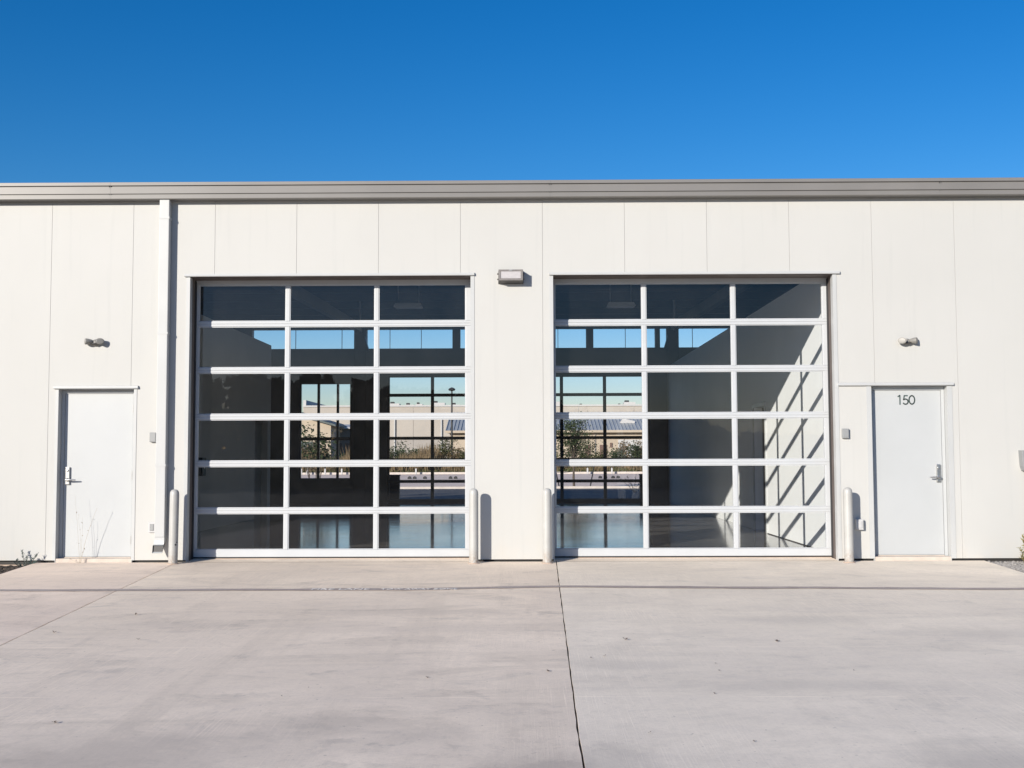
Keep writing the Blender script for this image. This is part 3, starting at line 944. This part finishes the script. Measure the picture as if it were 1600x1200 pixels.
B(-9.0, -6.141, 11.26, 11.4, .002, 3.86).build('partition_return', 'inwall', bld)
B(-7.6, -7.5, 9.2, 11.2, .002, 2.6).build('closet_wall', 'inrear', bld)

# ------------------------------------------------------------------ things on the front wall
def wall_pack(x, z):
    r = empty('wall_pack_light', (x, 0, z))
    m = MB()
    # housing: back plate and tapering hood
    m.v += [(-.165, -.0, -.085), (.165, -.0, -.085), (.165, 0, .085), (-.165, 0, .085), (-.155, -.15, -.055), (.155, -.15, -.055), (.155, -.15, .078), (-.155, -.15, .078)]
    m.f += [(0, 1, 5, 4), (1, 2, 6, 5), (2, 3, 7, 6), (3, 0, 4, 7), (0, 3, 2, 1), (4, 5, 6, 7)]
    m.build('housing', 'bronze', r, bevel=.006)
    fm = sheet_with_holes(-.158, .158, -.060, .082, [(-.128, .128, -.034, .060)], -.166, -.1505)
    fm.build('door_frame', 'lampframe', r, bevel=.003, segs=1)
    lens = MB()
    n = 7
    for i in range(n):
        z0 = -.0335 + .093 * i / n; z1 = -.0335 + .093 * (i + 1) / n
        lens.quad((-.1275, -.157, z0), (.1275, -.157, z0), (.1275, -.162, (z0 + z1) / 2), (-.1275, -.162, (z0 + z1) / 2))
        lens.quad((-.1275, -.162, (z0 + z1) / 2), (.1275, -.162, (z0 + z1) / 2), (.1275, -.157, z1), (-.1275, -.157, z1))
    lens.build('lens', 'lens', r)
    B(-.02, .02, -.172, -.1665, .062, .080).build('latch', 'greybox', r, bevel=.002)
    for z_ in (.03, -.04):
        for s in (-1, 1):
            MB().lathe([(0, .011), (.016, .011), (.022, .006)], (s * .153, -.12, z_), (s, 0, 0), 10).build('screw', 'bronze', r, smooth=True)
    tag(r, 'bronze box wall light with ribbed lens between the two garage doors', 'wall light')
wall_pack(-.412, 3.628)

def twin_light(x, z, label, flip):
    r = empty('twin_head_light', (x, 0, z))
    MB().lathe([(0, .045), (.02, .045), (.035, .03), (.05, .018)], (0, 0, 0), (0, -1, 0), 18).build('base', 'lamphead', r, smooth=True)
    MB().tube([(-.05, -.05, -.005), (0, -.062, -.02), (.05, -.05, -.005)], .014, 8).build('arm', 'bronze', r, smooth=True)
    for s in (-1, 1):
        near = (s == 1) != flip
        ax = Vector((s * (.45 if near else .95), -.85 if near else -.55, .02 if near else .05)).normalized()
        o = Vector((s * .062, -.045, .012))
        h = MB().lathe([(-.045, .012), (-.04, .026), (-.02, .040), (.01, .050), (.045, .056), (.056, .056)], o, ax, 18)
        # flatten slightly: the heads are wider than tall
        h.v = [(v[0], v[1], o.z + (v[2] - o.z) * .72) for v in h.v]
        hd = h.build('lamp_head', 'lamphead', r, smooth=True)
        ln = MB().lathe([(.0565, .050), (.062, .044), (.064, .01)], o, ax, 18)
        ln.v = [(v[0], v[1], o.z + (v[2] - o.z) * .72) for v in ln.v]
        ln.build('lens', 'lamphead', hd, smooth=True)
    tag(r, label, 'wall light', 'twin-head lights above the entry doors')
twin_light(-5.80, 2.80, 'small twin-head wall light above the plain unnumbered entry door', False)
twin_light(4.685, 2.768, 'small twin-head wall light above the entry door numbered 150', True)

def keypad(x, z, label):
    r = empty('keypad_box', (x, 0, z))
    B(-.042, .042, -.045, -.0005, -.062, .062).build('housing', 'greybox', r, bevel=.006)
    B(-.034, .034, -.049, -.0455, -.050, .050).build('cover', 'greybox', r, bevel=.0015, segs=1)
    tag(r, label, 'keypad', 'grey keypad boxes beside the garage doors')
keypad(-5.027, 1.574, 'small grey keypad box between the unnumbered door and the downspout')
keypad(3.867, 1.594, 'small grey keypad box between the garage door and door 150')

def outlet(x, z, label, dep):
    r = empty('outlet_box', (x, 0, z))
    B(-.046, .046, -dep, -.0005, -.066, .066).build('housing', 'whitebox', r, bevel=.006)
    B(-.026, .022, -dep - .008, -dep - .0003, -.044, .044).build('cover', 'greybox' if dep < .03 else 'whitebox', r, bevel=.003, segs=1)
    B(.034, .042, -dep - .006, -dep - .0002, -.05, .05).build('hinge', 'greybox', r)
    tag(r, label, 'outlet', 'white outlet covers low on the wall')
outlet(-5.025, .42, 'white weatherproof outlet low on the wall beside the downspout foot', .025)
outlet(4.02, .434, 'white weatherproof outlet low on the wall behind the bollard near door 150', .065)

r = empty('electrical_box', (6.24, 0, 1.24))
MB().prism([(-.165, .13), (-.155, -.07), (-.135, -.13), (.165, -.13), (.165, .13)], 'y', -.12, -.001).build('housing', 'greybox', r, bevel=.005)
B(-.12, .15, -.128, -.1205, -.09, .11).build('cover', 'greybox', r, bevel=.002, segs=1)
MB().tube([(-.10, -.06, -.131), (-.10, -.06, -.85), (-.10, -.06, -1.36)], .016, 10).build('conduit', 'greybox', r, smooth=True)
tag(r, 'grey electrical box on the wall at the right edge, past door 150', 'electrical box')

# ------------------------------------------------------------------ bollards
bl_proto = None
def bollard(x, y, lean, label, mark=False):
    r = empty('bollard', (x, y, dz(y)))
    prof = [(0, .058), (.865, .058), (.885, .0575), (.905, .054), (.922, .046), (.934, .032), (.940, .014), (.941, .001)]
    MB().lathe(prof, (0, 0, 0), (0, 0, 1), 32).build('post', 'bollard', r, smooth=True)
    MB().lathe([(0, .074), (.006, .072), (.012, .060)], (0, 0, 0), (0, 0, 1), 28).build('base_ring', 'found', r, smooth=True)
    if mark:
        MB().lathe([(0, .012), (.004, .012), (.006, .008)], (.040, -.042, .245), (.7, -.72, 0), 10).build('plug', 'black', r)
        MB().lathe([(0, .008), (.004, .008)], (.050, -.030, .275), (.85, -.5, 0), 8).build('plug', 'black', r)
    r.rotation_euler = (0, lean, 0)
    tag(r, label, 'bollard', 'cream pipe bollards guarding the garage doors')
bollard(-4.695, -.20, .010, 'cream pipe bollard standing right beside the downspout', True)
bollard(-.889, -.21, 0, 'cream pipe bollard on the downspout side of the central wall pier')
bollard(.038, -.20, 0, 'cream pipe bollard beside the long joint between the garage doors')
bollard(3.832, -.21, -.004, 'cream pipe bollard in front of the outlet near door 150')

# ------------------------------------------------------------------ interior fixtures
for x, y, z, lab in ((-2.66, 9.3, 4.45, 'dim ceiling light seen through the top panes of the garage door by the downspout'),
                     (1.80, 9.3, 4.45, 'dim ceiling light seen through the top panes of the garage door by door 150')):
    r = empty('ceiling_light', (x, y, z))
    MB().prism([(-.30, 0), (.30, 0), (.26, .07), (-.26, .07)], 'y', -.18, .18).build('housing', 'whitebox', r)
    B(-.27, .27, -.16, .16, -.012, -.0005).build('diffuser', 'whitebox', r)
    for s in (-.22, .22):
        MB().tube([(s, 0, .07), (s, 0, .62)], .006, 6).build('hanger_rod', 'pipe', r)
    tag(r, lab, 'ceiling light', 'ceiling lights inside the warehouse')
r = empty('switch_box', (-5.998, 5.6, 1.15))
B(0.001, .09, -.12, .12, -.16, .16).build('housing', 'black', r, bevel=.006)
B(.0905, .10, -.02, .02, -.03, .05).build('handle', 'steel', r)
tag(r, 'small dark switch box on the inside wall behind the left panes', 'switch box')

# ------------------------------------------------------------------ plants close to the building
def stalk_plant(name, base, stems, label, cat, mat, leafmat, leaf_n, leaf_l, seed):
    rd = random.Random(seed)
    r = empty(name, base)
    m, lf = MB(), MB()
    for (dx, dy, h, bend, th) in stems:
        pts = []
        ang = rd.uniform(0, 6.28)
        for i in range(7):
            t = i / 6
            pts.append((dx * .12 + (dx - dx * .12) * t + bend * t * t + rd.uniform(-.004, .004), dy * t * .6 + rd.uniform(-.004, .004), h * t))
        m.tube(pts, [th * (1 - .6 * i / 6) for i in range(7)], 5)
        for i in range(leaf_n):
            t = rd.uniform(.25, 1.0)
            k = min(5, int(t * 6)); f = t * 6 - k
            q = Vector(pts[k]).lerp(Vector(pts[k + 1]), f)
            d = Vector((rd.uniform(-1, 1), rd.uniform(-1, 1), rd.uniform(.1, 1.3)))
            lf.leaf(q, d, (rd.uniform(-1, 1), rd.uniform(-1, 1), 1), leaf_l * rd.uniform(.6, 1.3), leaf_l * rd.uniform(.2, .4))
    m.build('stems', mat, r, smooth=True)
    if lf.f:
        lf.build('leaves', leafmat, r)
    tag(r, label, cat)
    return r
b0 = (-5.93, -.06, dz(0))
stalk_plant('dry_weed', b0, [(-.05, 0, .86, -.03, .0016), (.02, .0, .62, -.05, .0016), (.05, -.02, .58, -.02, .0018), (.12, -.03, .70, .10, .0026), (.02, 0, .18, .04, .002), (-.14, -.01, .05, .01, .003)],
            'thin dry weed stalks growing in front of the unnumbered entry door', 'weed', 'straw', 'dry', 3, .026, 11)
stalk_plant('low_shrub', (-6.60, -.10, gz(0, 0)), [(-.10, 0, .18, -.03, .004), (-.06, .03, .30, 0, .004), (.0, -.04, .22, .02, .004), (.05, .02, .20, .02, .004), (.10, 0, .26, .05, .004), (.08, -.05, .16, .06, .004), (-.08, -.06, .14, -.05, .004)],
            'small blue-green shrub at the foot of the wall by the unnumbered door', 'shrub', 'bark', 'blueleaf', 55, .034, 12)
stalk_plant('bed_plant', (6.09, -.22, gz(0, 0)), [(-.10, 0, .30, -.02, .004), (-.04, .03, .34, 0, .004), (.0, -.04, .27, .02, .004), (.05, .02, .30, .05, .004), (-.08, -.05, .2, -.05, .004), (.12, 0, .26, .06, .004), (-.07, 0, .46, -.015, .006)],
            'yellow-green bed plant in gravel at the right edge', 'plant', 'bark', 'yellowleaf', 40, .05, 13)

def scatter(name, mat, x0, x1, y0, y1, n, s0, s1, seed, flat=.6, lift=0.0):
    rd = random.Random(seed)
    m = MB()
    ico = [(0, 0, -1), (.72, -.53, -.45), (-.28, -.85, -.45), (-.89, 0, -.45), (-.28, .85, -.45), (.72, .53, -.45), (.28, -.85, .45), (-.72, -.53, .45), (-.72, .53, .45), (.28, .85, .45), (.89, 0, .45), (0, 0, 1)]
    icf = [(1, 0, 2), (0, 1, 5), (2, 0, 3), (3, 0, 4), (4, 0, 5), (1, 5, 10), (2, 1, 6), (3, 2, 7), (4, 3, 8), (5, 4, 9), (10, 6, 1), (6, 7, 2), (7, 8, 3), (8, 9, 4), (9, 10, 5), (6, 10, 11), (7, 6, 11), (8, 7, 11), (9, 8, 11), (10, 9, 11)]
    for _ in range(n):
        x, y = rd.uniform(x0, x1), rd.uniform(y0, y1)
        if jx(0, y) - .01 < x < jx(3, y) + .01:
            continue
        s = rd.uniform(s0, s1)
        sx, sy, sz = s * rd.uniform(.7, 1.3), s * rd.uniform(.7, 1.3), s * flat * rd.uniform(.7, 1.2)
        a = rd.uniform(0, 6.28)
        i = len(m.v)
        for v in ico:
            j = rd.uniform(.8, 1.15)
            vx, vy = v[0] * sx * j, v[1] * sy * j
            m.v.append((x + vx * math.cos(a) - vy * math.sin(a), y + vx * math.sin(a) + vy * math.cos(a), gz(x, y) + lift + sz * .5 + v[2] * sz * j))
        m.f += [tuple(i + k for k in f) for f in icf]
    o = m.build(name, mat)
    return kind(o, 'stuff')
g1 = scatter('gravel', 'stone', 5.45, 7.2, -2.4, 0.0, 5200, .010, .028, 21, .6, .022)
tag(g1, 'grey gravel bed beside the driveway past door 150', 'gravel')
g2 = scatter('mulch', 'chip', -8.2, -6.36, -2.4, 0.0, 3800, .012, .034, 22, .4)
tag(g2, 'dark mulch bed beside the driveway past the unnumbered door', 'mulch')
kind(MB().quad((5.605, .018, gz(0, 0) + .026), (5.605 - .41, -6, gz(0, -6) + .026), (9.5, -6, gz(0, -6) + .026), (9.5, .018, gz(0, 0) + .026)).build('gravel_bed', 'stone'), 'structure')
kind(MB().quad((-9.5, -6, gz(0, -6) + .004), (-5.95, -6, gz(0, -6) + .004), (-6.53, .018, gz(0, 0) + .004), (-9.5, .018, gz(0, 0) + .004)).build('planting_bed', 'mulch'), 'structure')

# fallen leaves on the concrete
def ground_at(px, py):
    d = fw + r2 * ((px - 800) / 1812.76) + u2 * ((600 - py) / 1812.76)
    o = M.translation
    t = (-.028 - o.z + .012 * o.y) / (d.z - .012 * d.y)
    return o + d * t
rd = random.Random(5)
for (px, py, s) in ((212, 961, .05), (84, 989, .045), (215, 1000, .03), (84, 1131, .035), (976, 1000, .05), (1213, 1003, .045), (856, 1050, .035), (945, 1026, .03), (923, 1029, .022), (1118, 1038, .022), (1123, 1049, .02), (1117, 1085, .022), (1016, 1146, .022), (1180, 1160, .022), (1334, 1049, .022), (482, 1076, .018), (440, 1089, .015), (669, 1060, .03)):
    q = ground_at(px, py)
    m = MB()
    s *= .68
    a = rd.uniform(0, 6.28)
    for i in range(2):
        a += .8
        m.leaf((0, 0, .002 + .004 * i), (math.cos(a), math.sin(a), .25), (0, 0, 1), s, s * .6)
    m.leaf((0, 0, .006), (math.cos(a + 2.5), math.sin(a + 2.5), .6), (0, 0, 1), s * .7, s * .4)
    o = m.build('fallen_leaf', 'deadleaf')
    o.location = (q.x, q.y, dz(q.y) + .001)
    tag(o, 'small dry brown leaf lying on the concrete driveway', 'leaf', 'dry leaves on the driveway')

# ------------------------------------------------------------------ the far side, seen through the building
def at(px, py, Y):
    d = fw + r2 * ((px - 800) / 1812.76) + u2 * ((600 - py) / 1812.76)
    o = M.translation
    return o + d * ((Y - o.y) / d.y)

# big pale tilt-up warehouse
YB = 165
bw = empty('far_warehouse', (0, YB, .5))
zt = at(800, 635, YB).z - .5
xl = at(474, 640, YB).x
xr = at(1250, 640, YB).x
nb = 9
for i in range(nb):
    a, b = xl + (xr - xl) * i / nb, xl + (xr - xl) * (i + 1) / nb
    B(a + .02, b - .02, 0, .25, 3.6, zt).build('wall_panel', 'cream2', bw)
    B(a + .02, b - .02, -.06, .25, -1, 3.55).build('lower_wall', 'cream3', bw)
B(xl, xr, .26, 40, -1, zt - .6).build('wall_core', 'cream2', bw)
B(xl - .1, xr, -.15, .35, zt + .001, zt + .25).build('parapet_cap', 'whitew', bw)
B(xl - .1, xl + .35, .36, 30, zt - .5, zt + 1.1).build('parapet_return', 'whitew', bw)
for px in (617, 690):
    x = at(px, 660, YB).x
    MB().tube([(x, -.2, 0), (x, -.2, zt - 1.2)], .12, 8).build('downspout', 'whitew', bw)
tag(bw, 'long pale tilt-up warehouse far behind, seen through the glass', 'building')
rdu = random.Random(9)
for px, wpx, hpx in ((616, 16, 7), (640, 14, 5), (655, 10, 6), (684, 22, 8), (712, 14, 5), (868, 14, 9), (910, 10, 3), (984, 18, 8), (970, 8, 3)):
    a, b = at(px - wpx / 2, 634, YB + 9).x, at(px + wpx / 2, 634, YB + 9).x
    h = hpx * (YB + 24) / 1812.8
    u = empty('rooftop_unit', ((a + b) / 2, YB + 9, zt + .5 - .6))
    w = b - a
    B(-w / 2, w / 2, 0, 2.0, 0, h + .8).build('cabinet', 'unit', u)
    B(-w / 2 + w * .1, -w / 2 + w * .45, .3, 1.5, h + .801, h + 1.1).build('fan_cowl', 'black', u)
    tag(u, 'small grey rooftop unit on the far pale warehouse', 'rooftop unit', 'rooftop units on the far warehouse')

# low building with blue-grey standing-seam roof
YL = 118
lb = empty('metal_roof_building', (0, YL, .5))
x0 = at(703, 690, YL).x; x1 = at(1140, 690, YL).x
ze = at(900, 674, YL).z - .5
zr = at(900, 644, YL + 9).z - .5
B(x0, x1, 0, 18, -1, ze).build('wall', 'cream', lb)
rf = MB()
ov = .6
rf.prism([(-ov, ze + .05), (9, zr), (18 + ov, ze + .05), (18 + ov, ze - .08), (-ov, ze - .08)], 'x', x0 - .5, x1 + .5)
roof = rf.build('roof', 'seam', lb)
n = int((x1 - x0) / .42)
sm = MB()
for i in range(n + 1):
    x = x0 - .45 + i * .42
    sm.v += []
    dy, dzz = 9 + ov, zr - ze - .05
    sm.prism([(-ov, ze + .052), (9, zr + .002), (9, zr + .075), (-ov, ze + .125)], 'x', x, x + .05)
kind(sm.build('roof_seams', 'seam', roof), 'stuff')
B(x0 - .5, x1 + .5, -ov - .12, -ov - .001, ze - .15, ze + .12).build('fascia', 'cream', lb)
B(x0 - .1, x1 + .1, -.05, -.001, ze - .75, ze - .55).build('shadow_band', 'brown', lb)
for px0, px1 in ((914, 922.5), (937, 948.5)):
    a, b = at(px0, 700, YL).x, at(px1, 700, YL).x
    zt2 = at(940, 695, YL).z - .5
    dr = B(a, b, -.06, -.001, 0, zt2).build('door', 'brown', lb)
    B(b - .14, b - .08, -.10, -.061, 1.0, 1.12).build('handle', 'steel', dr)
a, b = at(953, 700, YL).x, at(956.5, 700, YL).x
B(a, b, -.12, -.001, at(0, 702, YL).z - .5, at(0, 695, YL).z - .5).build('meter_box', 'brown', lb)
x = at(930, 690, YL).x
MB().tube([(x, -.08, 0), (x, -.08, ze - .15)], .06, 6).build('downspout', 'cream3', lb)
a, b = at(966, 700, YL).x, at(1012, 700, YL).x
B(a, b, -.06, -.001, 0, at(960, 687, YL).z - .5).build('roll_up_door', 'whitew', lb)
tag(lb, 'low cream building with blue-grey standing-seam metal roof beyond the road', 'building')
u = empty('roof_vent', (at(980, 657, YL + 3).x, YL + 3, .5 + ze + (zr - ze) * 3.6 / 9.6 + .05))
MB().prism([(-.9, 0), (.9, 0), (.9, .25), (-.5, .55)], 'y', 0, .9).build('hood', 'unit', u)
tag(u, 'small vent hood on the blue-grey metal roof', 'roof vent')

# gabled cream building left
YG = 112
gbn = empty('gabled_building', (0, YG, .5))
xe = at(517, 670, YG).x; ze2 = at(517, 664, YG).z - .5
w2 = 13.0
xc = xe - w2 / 2
zp = ze2 + w2 / 2 * .29
MB().prism([(xe - w2, -1), (xe, -1), (xe, ze2), (xc, zp), (xe - w2, ze2)], 'y', 0, 16).build('wall', 'cream', gbn)
MB().prism([(xe - w2 - .6, ze2 - .17), (xc, zp + .002), (xe + .6, ze2 - .17), (xe + .6, ze2 + .03), (xc, zp + .22), (xe - w2 - .6, ze2 + .03)], 'y', -.6, 16.5).build('roof', 'shade', gbn)
for px0, px1, py0, py1, mt_ in ((470, 489, 690, 707, 'shade'), (489.5, 494, 691, 708, 'black'), (502, 516, 689.5, 691, 'black')):
    q0, q1 = at(px0, py1, YG), at(px1, py0, YG)
    wd = B(q0.x, q1.x, -.08, -.001, q0.z - .5, q1.z - .5).build('window', mt_, gbn)
tag(gbn, 'cream gabled building framed by the narrow rear window', 'building')
sh = empty('shaded_shed', (0, YG + 6, .5))
q0, q1 = at(519, 720, YG + 6), at(570, 670, YG + 6)
B(q0.x, q1.x, 0, 8, -1, q1.z - .5).build('wall', 'shade', sh)  # wall coloured dark to paint the shade of a carport
MB().prism([(-.5, q1.z - .5 + .001), (8.4, q1.z - .5 + .6), (8.4, q1.z - .5 + .75), (-.5, q1.z - .5 + .15)], 'x', q0.x - .3, q1.x + .4).build('roof', 'unit', sh)
for i in range(3):
    B(q0.x + .4 + i * 1.1, q0.x + 1.1 + i * 1.1, -.06, -.001, .2, 2.4).build('door', 'black', sh)
tag(sh, 'low shed with carport shade painted into its dark wall, beside the gabled cream building', 'shed')

# lamp post
q = at(706, 720, 100)
lp = empty('lamp_post', (q.x, 100, gz(q.x, 100)))
hl = at(706, 611, 100).z - gz(0, 100)
MB().tube([(0, 0, 0), (0, 0, hl)], [.11, .075], 10).build('pole', 'black', lp, smooth=True)
MB().lathe([(-.10, .1), (-.05, .30), (.06, .36), (.16, .28), (.26, .08)], (0, 0, hl + .1), (0, 0, 1), 16).build('lamp_shade', 'black', lp, smooth=True)
MB().lathe([(0, .25), (.5, .25), (.55, .14)], (0, 0, 0), (0, 0, 1), 12).build('base', 'kerb', lp)
tag(lp, 'tall black lamp post with round shade beyond the road', 'lamp post')

# trees and shrubs
def tree(name, base, height, trunk_h, crown_r, crown_c, mat, n_leaf, leaf_s, label, stems=1, seed=1, bark='bark', cat='tree', group=None, trunk_r=.05):
    rd = random.Random(seed)
    r = empty(name, base)
    tk, cr = MB(), MB()
    tips = []
    for s in range(stems):
        a0 = rd.uniform(0, 6.28)
        sp = .0 if stems == 1 else crown_r * .35
        top = Vector((math.cos(a0) * sp, math.sin(a0) * sp, trunk_h))
        pts = [Vector((math.cos(a0) * .05 * (stems > 1), math.sin(a0) * .05 * (stems > 1), -.05)).lerp(top, t) + Vector((rd.uniform(-.03, .03), rd.uniform(-.03, .03), 0)) * (t > 0) for t in (0, .35, .7, 1)]
        tk.tube(pts, [trunk_r, trunk_r * .85, trunk_r * .7, trunk_r * .6], 8)
        nl = max(4, 11 // stems)
        for i in range(nl):
            a = a0 + i * 2.4 + rd.uniform(-.3, .3)
            el = rd.uniform(.1, 1.3)
            d = Vector((math.cos(a) * math.cos(el), math.sin(a) * math.cos(el), math.sin(el)))
            start = pts[-1].lerp(pts[-2], rd.uniform(0, .8))
            tip = Vector((crown_c[0], crown_c[1], crown_c[2])) + Vector((d.x * crown_r, d.y * crown_r, (d.z * 1.7 - .6) * (height - crown_c[2]))) * rd.uniform(.55, .95)
            mid = start.lerp(tip, .5) + Vector((0, 0, .12 * crown_r))
            tk.tube([start, mid, tip], [trunk_r * .4, trunk_r * .25, trunk_r * .08], 5)
            tips += [(mid, .55), (tip, 1.0), (start.lerp(tip, .75), .8), (tip + Vector((rd.uniform(-.3, .3), rd.uniform(-.3, .3), rd.uniform(-.2, .3))) * crown_r, .8)]
    for i in range(n_leaf):
        c, k = rd.choice(tips)
        v = Vector((rd.gauss(0, 1), rd.gauss(0, 1), rd.gauss(0, .8))) * crown_r * .20 * k
        q = c + v
        if q.z < .3: q.z = .3 + rd.random() * .3
        d = Vector((rd.uniform(-1, 1), rd.uniform(-1, 1), rd.uniform(-.6, .8)))
        cr.leaf(q, d, (rd.uniform(-1, 1), rd.uniform(-1, 1), 1), leaf_s * rd.uniform(.6, 1.4), leaf_s * rd.uniform(.4, .7))
    tk.build('trunk', bark, r, smooth=True)
    cr.build('crown', mat, r)
    tag(r, label, cat, group)
    return r
q = at(897, 763, 37.6)
oak = tree('young_oak_tree', (q.x, 37.6, -.05), 3.25, 1.25, .95, (0, 0, 2.0), 'oak', 3600, .10, 'young leafy tree staked by the rear kerb, seen through the right glass', 1, 4, trunk_r=.06)
for i, (px0, py0, px1, py1) in enumerate(((868.5, 737, 874.5, 762), (928.5, 727, 921.5, 764))):
    a, b = at(px1, py1, 37.4), at(px0, py0, 37.4)
    s = empty('tree_stake', (a.x, 37.4, -.05))
    MB().tube([(0, 0, -.1), (b.x - a.x, 0, b.z + .05)], .03, 7).build('pole', 'black', s)
    MB().tube([(b.x - a.x, 0, b.z), ((b.x - a.x) * .4 + (q.x - a.x) * .6, .1, b.z + .02), (q.x - a.x, .2, b.z + .06)], .012, 5).build('tie_strap', 'black', s)
    tag(s, ('leaning stake on the pier side of the young tree', 'leaning stake on the door-150 side of the young tree')[i], 'stake')
q = at(491, 765, 24)
tree('crape_myrtle', (q.x, 24, -.1), 2.5, 1.0, .75, (0, 0, 1.75), 'darkleaf', 620, .13, 'small multi-stemmed tree in front of the narrow rear window', 4, 8, trunk_r=.022)
q = at(992, 770, 30.5)
stalk_plant('bare_shrub', (q.x, 30.5, -.1), [(-.35, 0, .5, -.2, .008), (-.2, .1, .62, -.1, .008), (0, 0, .7, .05, .008), (.15, 0, .6, .15, .008), (.3, .1, .5, .25, .008), (-.1, -.1, .55, -.3, .006)], 'twiggy half-bare shrub in the shaded rear yard', 'shrub', 'bark', 'darkleaf', 26, .07, 31)
# row of shrubs along the far kerb
rs = random.Random(17)
shrubs = [(618, 'darkleaf', 1.9, 1.5), (631, 'darkleaf', 1.6, 1.2), (648, 'olive', 1.5, .9), (664, 'dry', 1.5, .9), (683, 'dry', 1.4, .8), (697, 'olive', 2.2, 1.0), (716, 'dry', 1.6, 1.1), (728, 'olive', 1.4, 1.0),
          (872, 'olive', 1.1, 1.2), (915, 'olive', 1.0, 1.3), (938, 'olive', 1.2, 1.3), (962, 'darkleaf', 1.3, 1.1), (978, 'dry', 2.0, .8), (990, 'darkleaf', 1.9, .8), (1004, 'dry', 1.9, .9), (474, 'dry', 1.6, 1.2), (506, 'darkleaf', 1.0, 1.3), (538, 'darkleaf', 1.1, 1.3), (745, 'olive', 1.3, 1.2), (850, 'dry', 1.2, 1.2)]
for i, (px, mt_, h, rr) in enumerate(shrubs):
    Y = 78 + rs.uniform(0, 9)
    q = at(px, 730, Y)
    h *= 1.25
    tree('roadside_shrub', (q.x, Y, gz(q.x, Y)), h, h * .3, rr, (0, 0, h * .55), mt_, 850, .18, {'darkleaf': 'dark green', 'olive': 'olive green', 'dry': 'straw brown'}[mt_] + ' shrub beyond the far road, seen through the ' + ('narrow rear window' if px < 560 else 'glass nearer the downspout' if px < 800 else 'glass nearer door 150'), 3, 100 + i, cat='shrub', group='shrubs along the far road', trunk_r=.025)
# tall dry grass
gm = MB()
for i in range(24000):
    x = rs.uniform(-34, 22); Y = rs.uniform(75.2, 90)
    h = rs.uniform(.5, 1.0) * (1.25 + .55 * math.sin(x * 1.3) + .4 * math.sin(x * 3.1 + 1)) * (1.25 if (x < -1 or x > 8) else .45)
    d = Vector((rs.uniform(-.25, .25), rs.uniform(-.2, .2), 1))
    gm.leaf((x, Y, gz(x, Y)), d, (rs.uniform(-.5, .5), 1, .2), max(h, .2), .07)
tag(kind(gm.build('dry_grass', 'dry'), 'stuff'), 'strip of tall straw-coloured grass beyond the far road', 'grass')
gm = MB()
for i in range(9000):
    x = rs.uniform(-34, 22); Y = rs.uniform(74.6, 80)
    d = Vector((rs.uniform(-.8, .8), rs.uniform(-.8, .4), 1))
    gm.leaf((x, Y, gz(x, Y)), d, (rs.uniform(-1, 1), rs.uniform(-1, 1), .2), rs.uniform(.2, .55), .10)
tag(kind(gm.build('ground_cover', 'olive'), 'stuff'), 'low olive ground cover along the far kerb', 'ground cover')
# low dark blocks on the pale road and little white marker posts
for px, Y in ((640, 60), (648, 60), (664, 60), (704, 60), (712, 60), (938, 60), (946, 60), (958, 60), (966, 60)):
    q = at(px, 745, Y)
    o = MB().prism([(-.12, 0), (.12, 0), (.10, .14), (-.02, .18), (-.11, .12)], 'y', -.15, .15).build('road_block', 'black', None, bevel=.01, segs=1)
    o.location = (q.x, Y, gz(q.x, Y) + .05)
    tag(o, 'small dark block lying on the pale road beyond the rear yard', 'block', 'dark blocks on the far road')
for px in (471, 480, 508, 534, 650, 918, 956):
    q = at(px, 735, 73.5)
    r = empty('marker_post', (q.x, 73.5, gz(q.x, 73.5) + .05))
    B(-.06, .06, -.06, .06, 0, .42).build('post', 'whitew', r, bevel=.02)
    MB().prism([(-.06, .4205), (.06, .4205), (0, .48)], 'y', -.06, .06).build('cap', 'whitew', r)
    tag(r, 'short white marker post along the far kerb', 'marker post', 'white marker posts along the far kerb')
for px, x_in, lab in ((616, 0, 'low dark cabinet behind the rear glass door, on the downspout side'), (1005, 0, 'low dark cabinet behind the rear glass door, on the door-150 side')):
    q = at(px, 770, 19.2)
    w = .16 if px < 800 else .10
    r = empty('utility_cabinet', (q.x, 19.2, -.10))
    B(-w, w, -.12, .12, .06, .86).build('body', 'black', r, bevel=.01)
    B(-w + .02, w - .02, -.10, .10, 0, .0595).build('plinth', 'kerb', r)
    B(-w - .015, w + .015, -.135, .135, .861, .89).build('lid', 'black', r, bevel=.006)
    tag(r, lab, 'cabinet')

# woodland edge behind the camera: what the glass mirrors
rw2 = random.Random(41)
wm = MB()
def wood_h(x):
    if x < -20: return 9.0
    if x < -8: return 9.0 - (x + 20) / 12 * 1.6
    if x < 6: return 7.4 - (x + 8) / 14 * 1.6
    if x < 20: return 5.8 - (x - 6) / 14 * 2.4
    return 3.4
for i in range(150):
    x = -80 + i * 1.07 + rw2.uniform(-.6, .6)
    y = rw2.uniform(-84, -74)
    H = wood_h(x) * rw2.uniform(.93, 1.01)
    wm.tube([(x, y, gz(x, y)), (x + rw2.uniform(-.3, .3), y, H * .7)], [.14, .06], 5)
    for k in range(330):
        t = rw2.random()
        rad = 2.0 * (1 - max(0, t - .5) * 1.3)
        a = rw2.uniform(0, 6.28)
        rr = rad * math.sqrt(rw2.random())
        wm.leaf((x + math.cos(a) * rr, y + math.sin(a) * rr, gz(x, y) + t * H), (rw2.uniform(-1, 1), rw2.uniform(-.4, .4), rw2.uniform(-.5, 1)), (rw2.uniform(-.4, .4), 1, .2), .8, .55)
tag(kind(wm.build('woodland', 'wood'), 'stuff'), 'dark woodland edge across the lot, mirrored faintly in the glass', 'woodland')
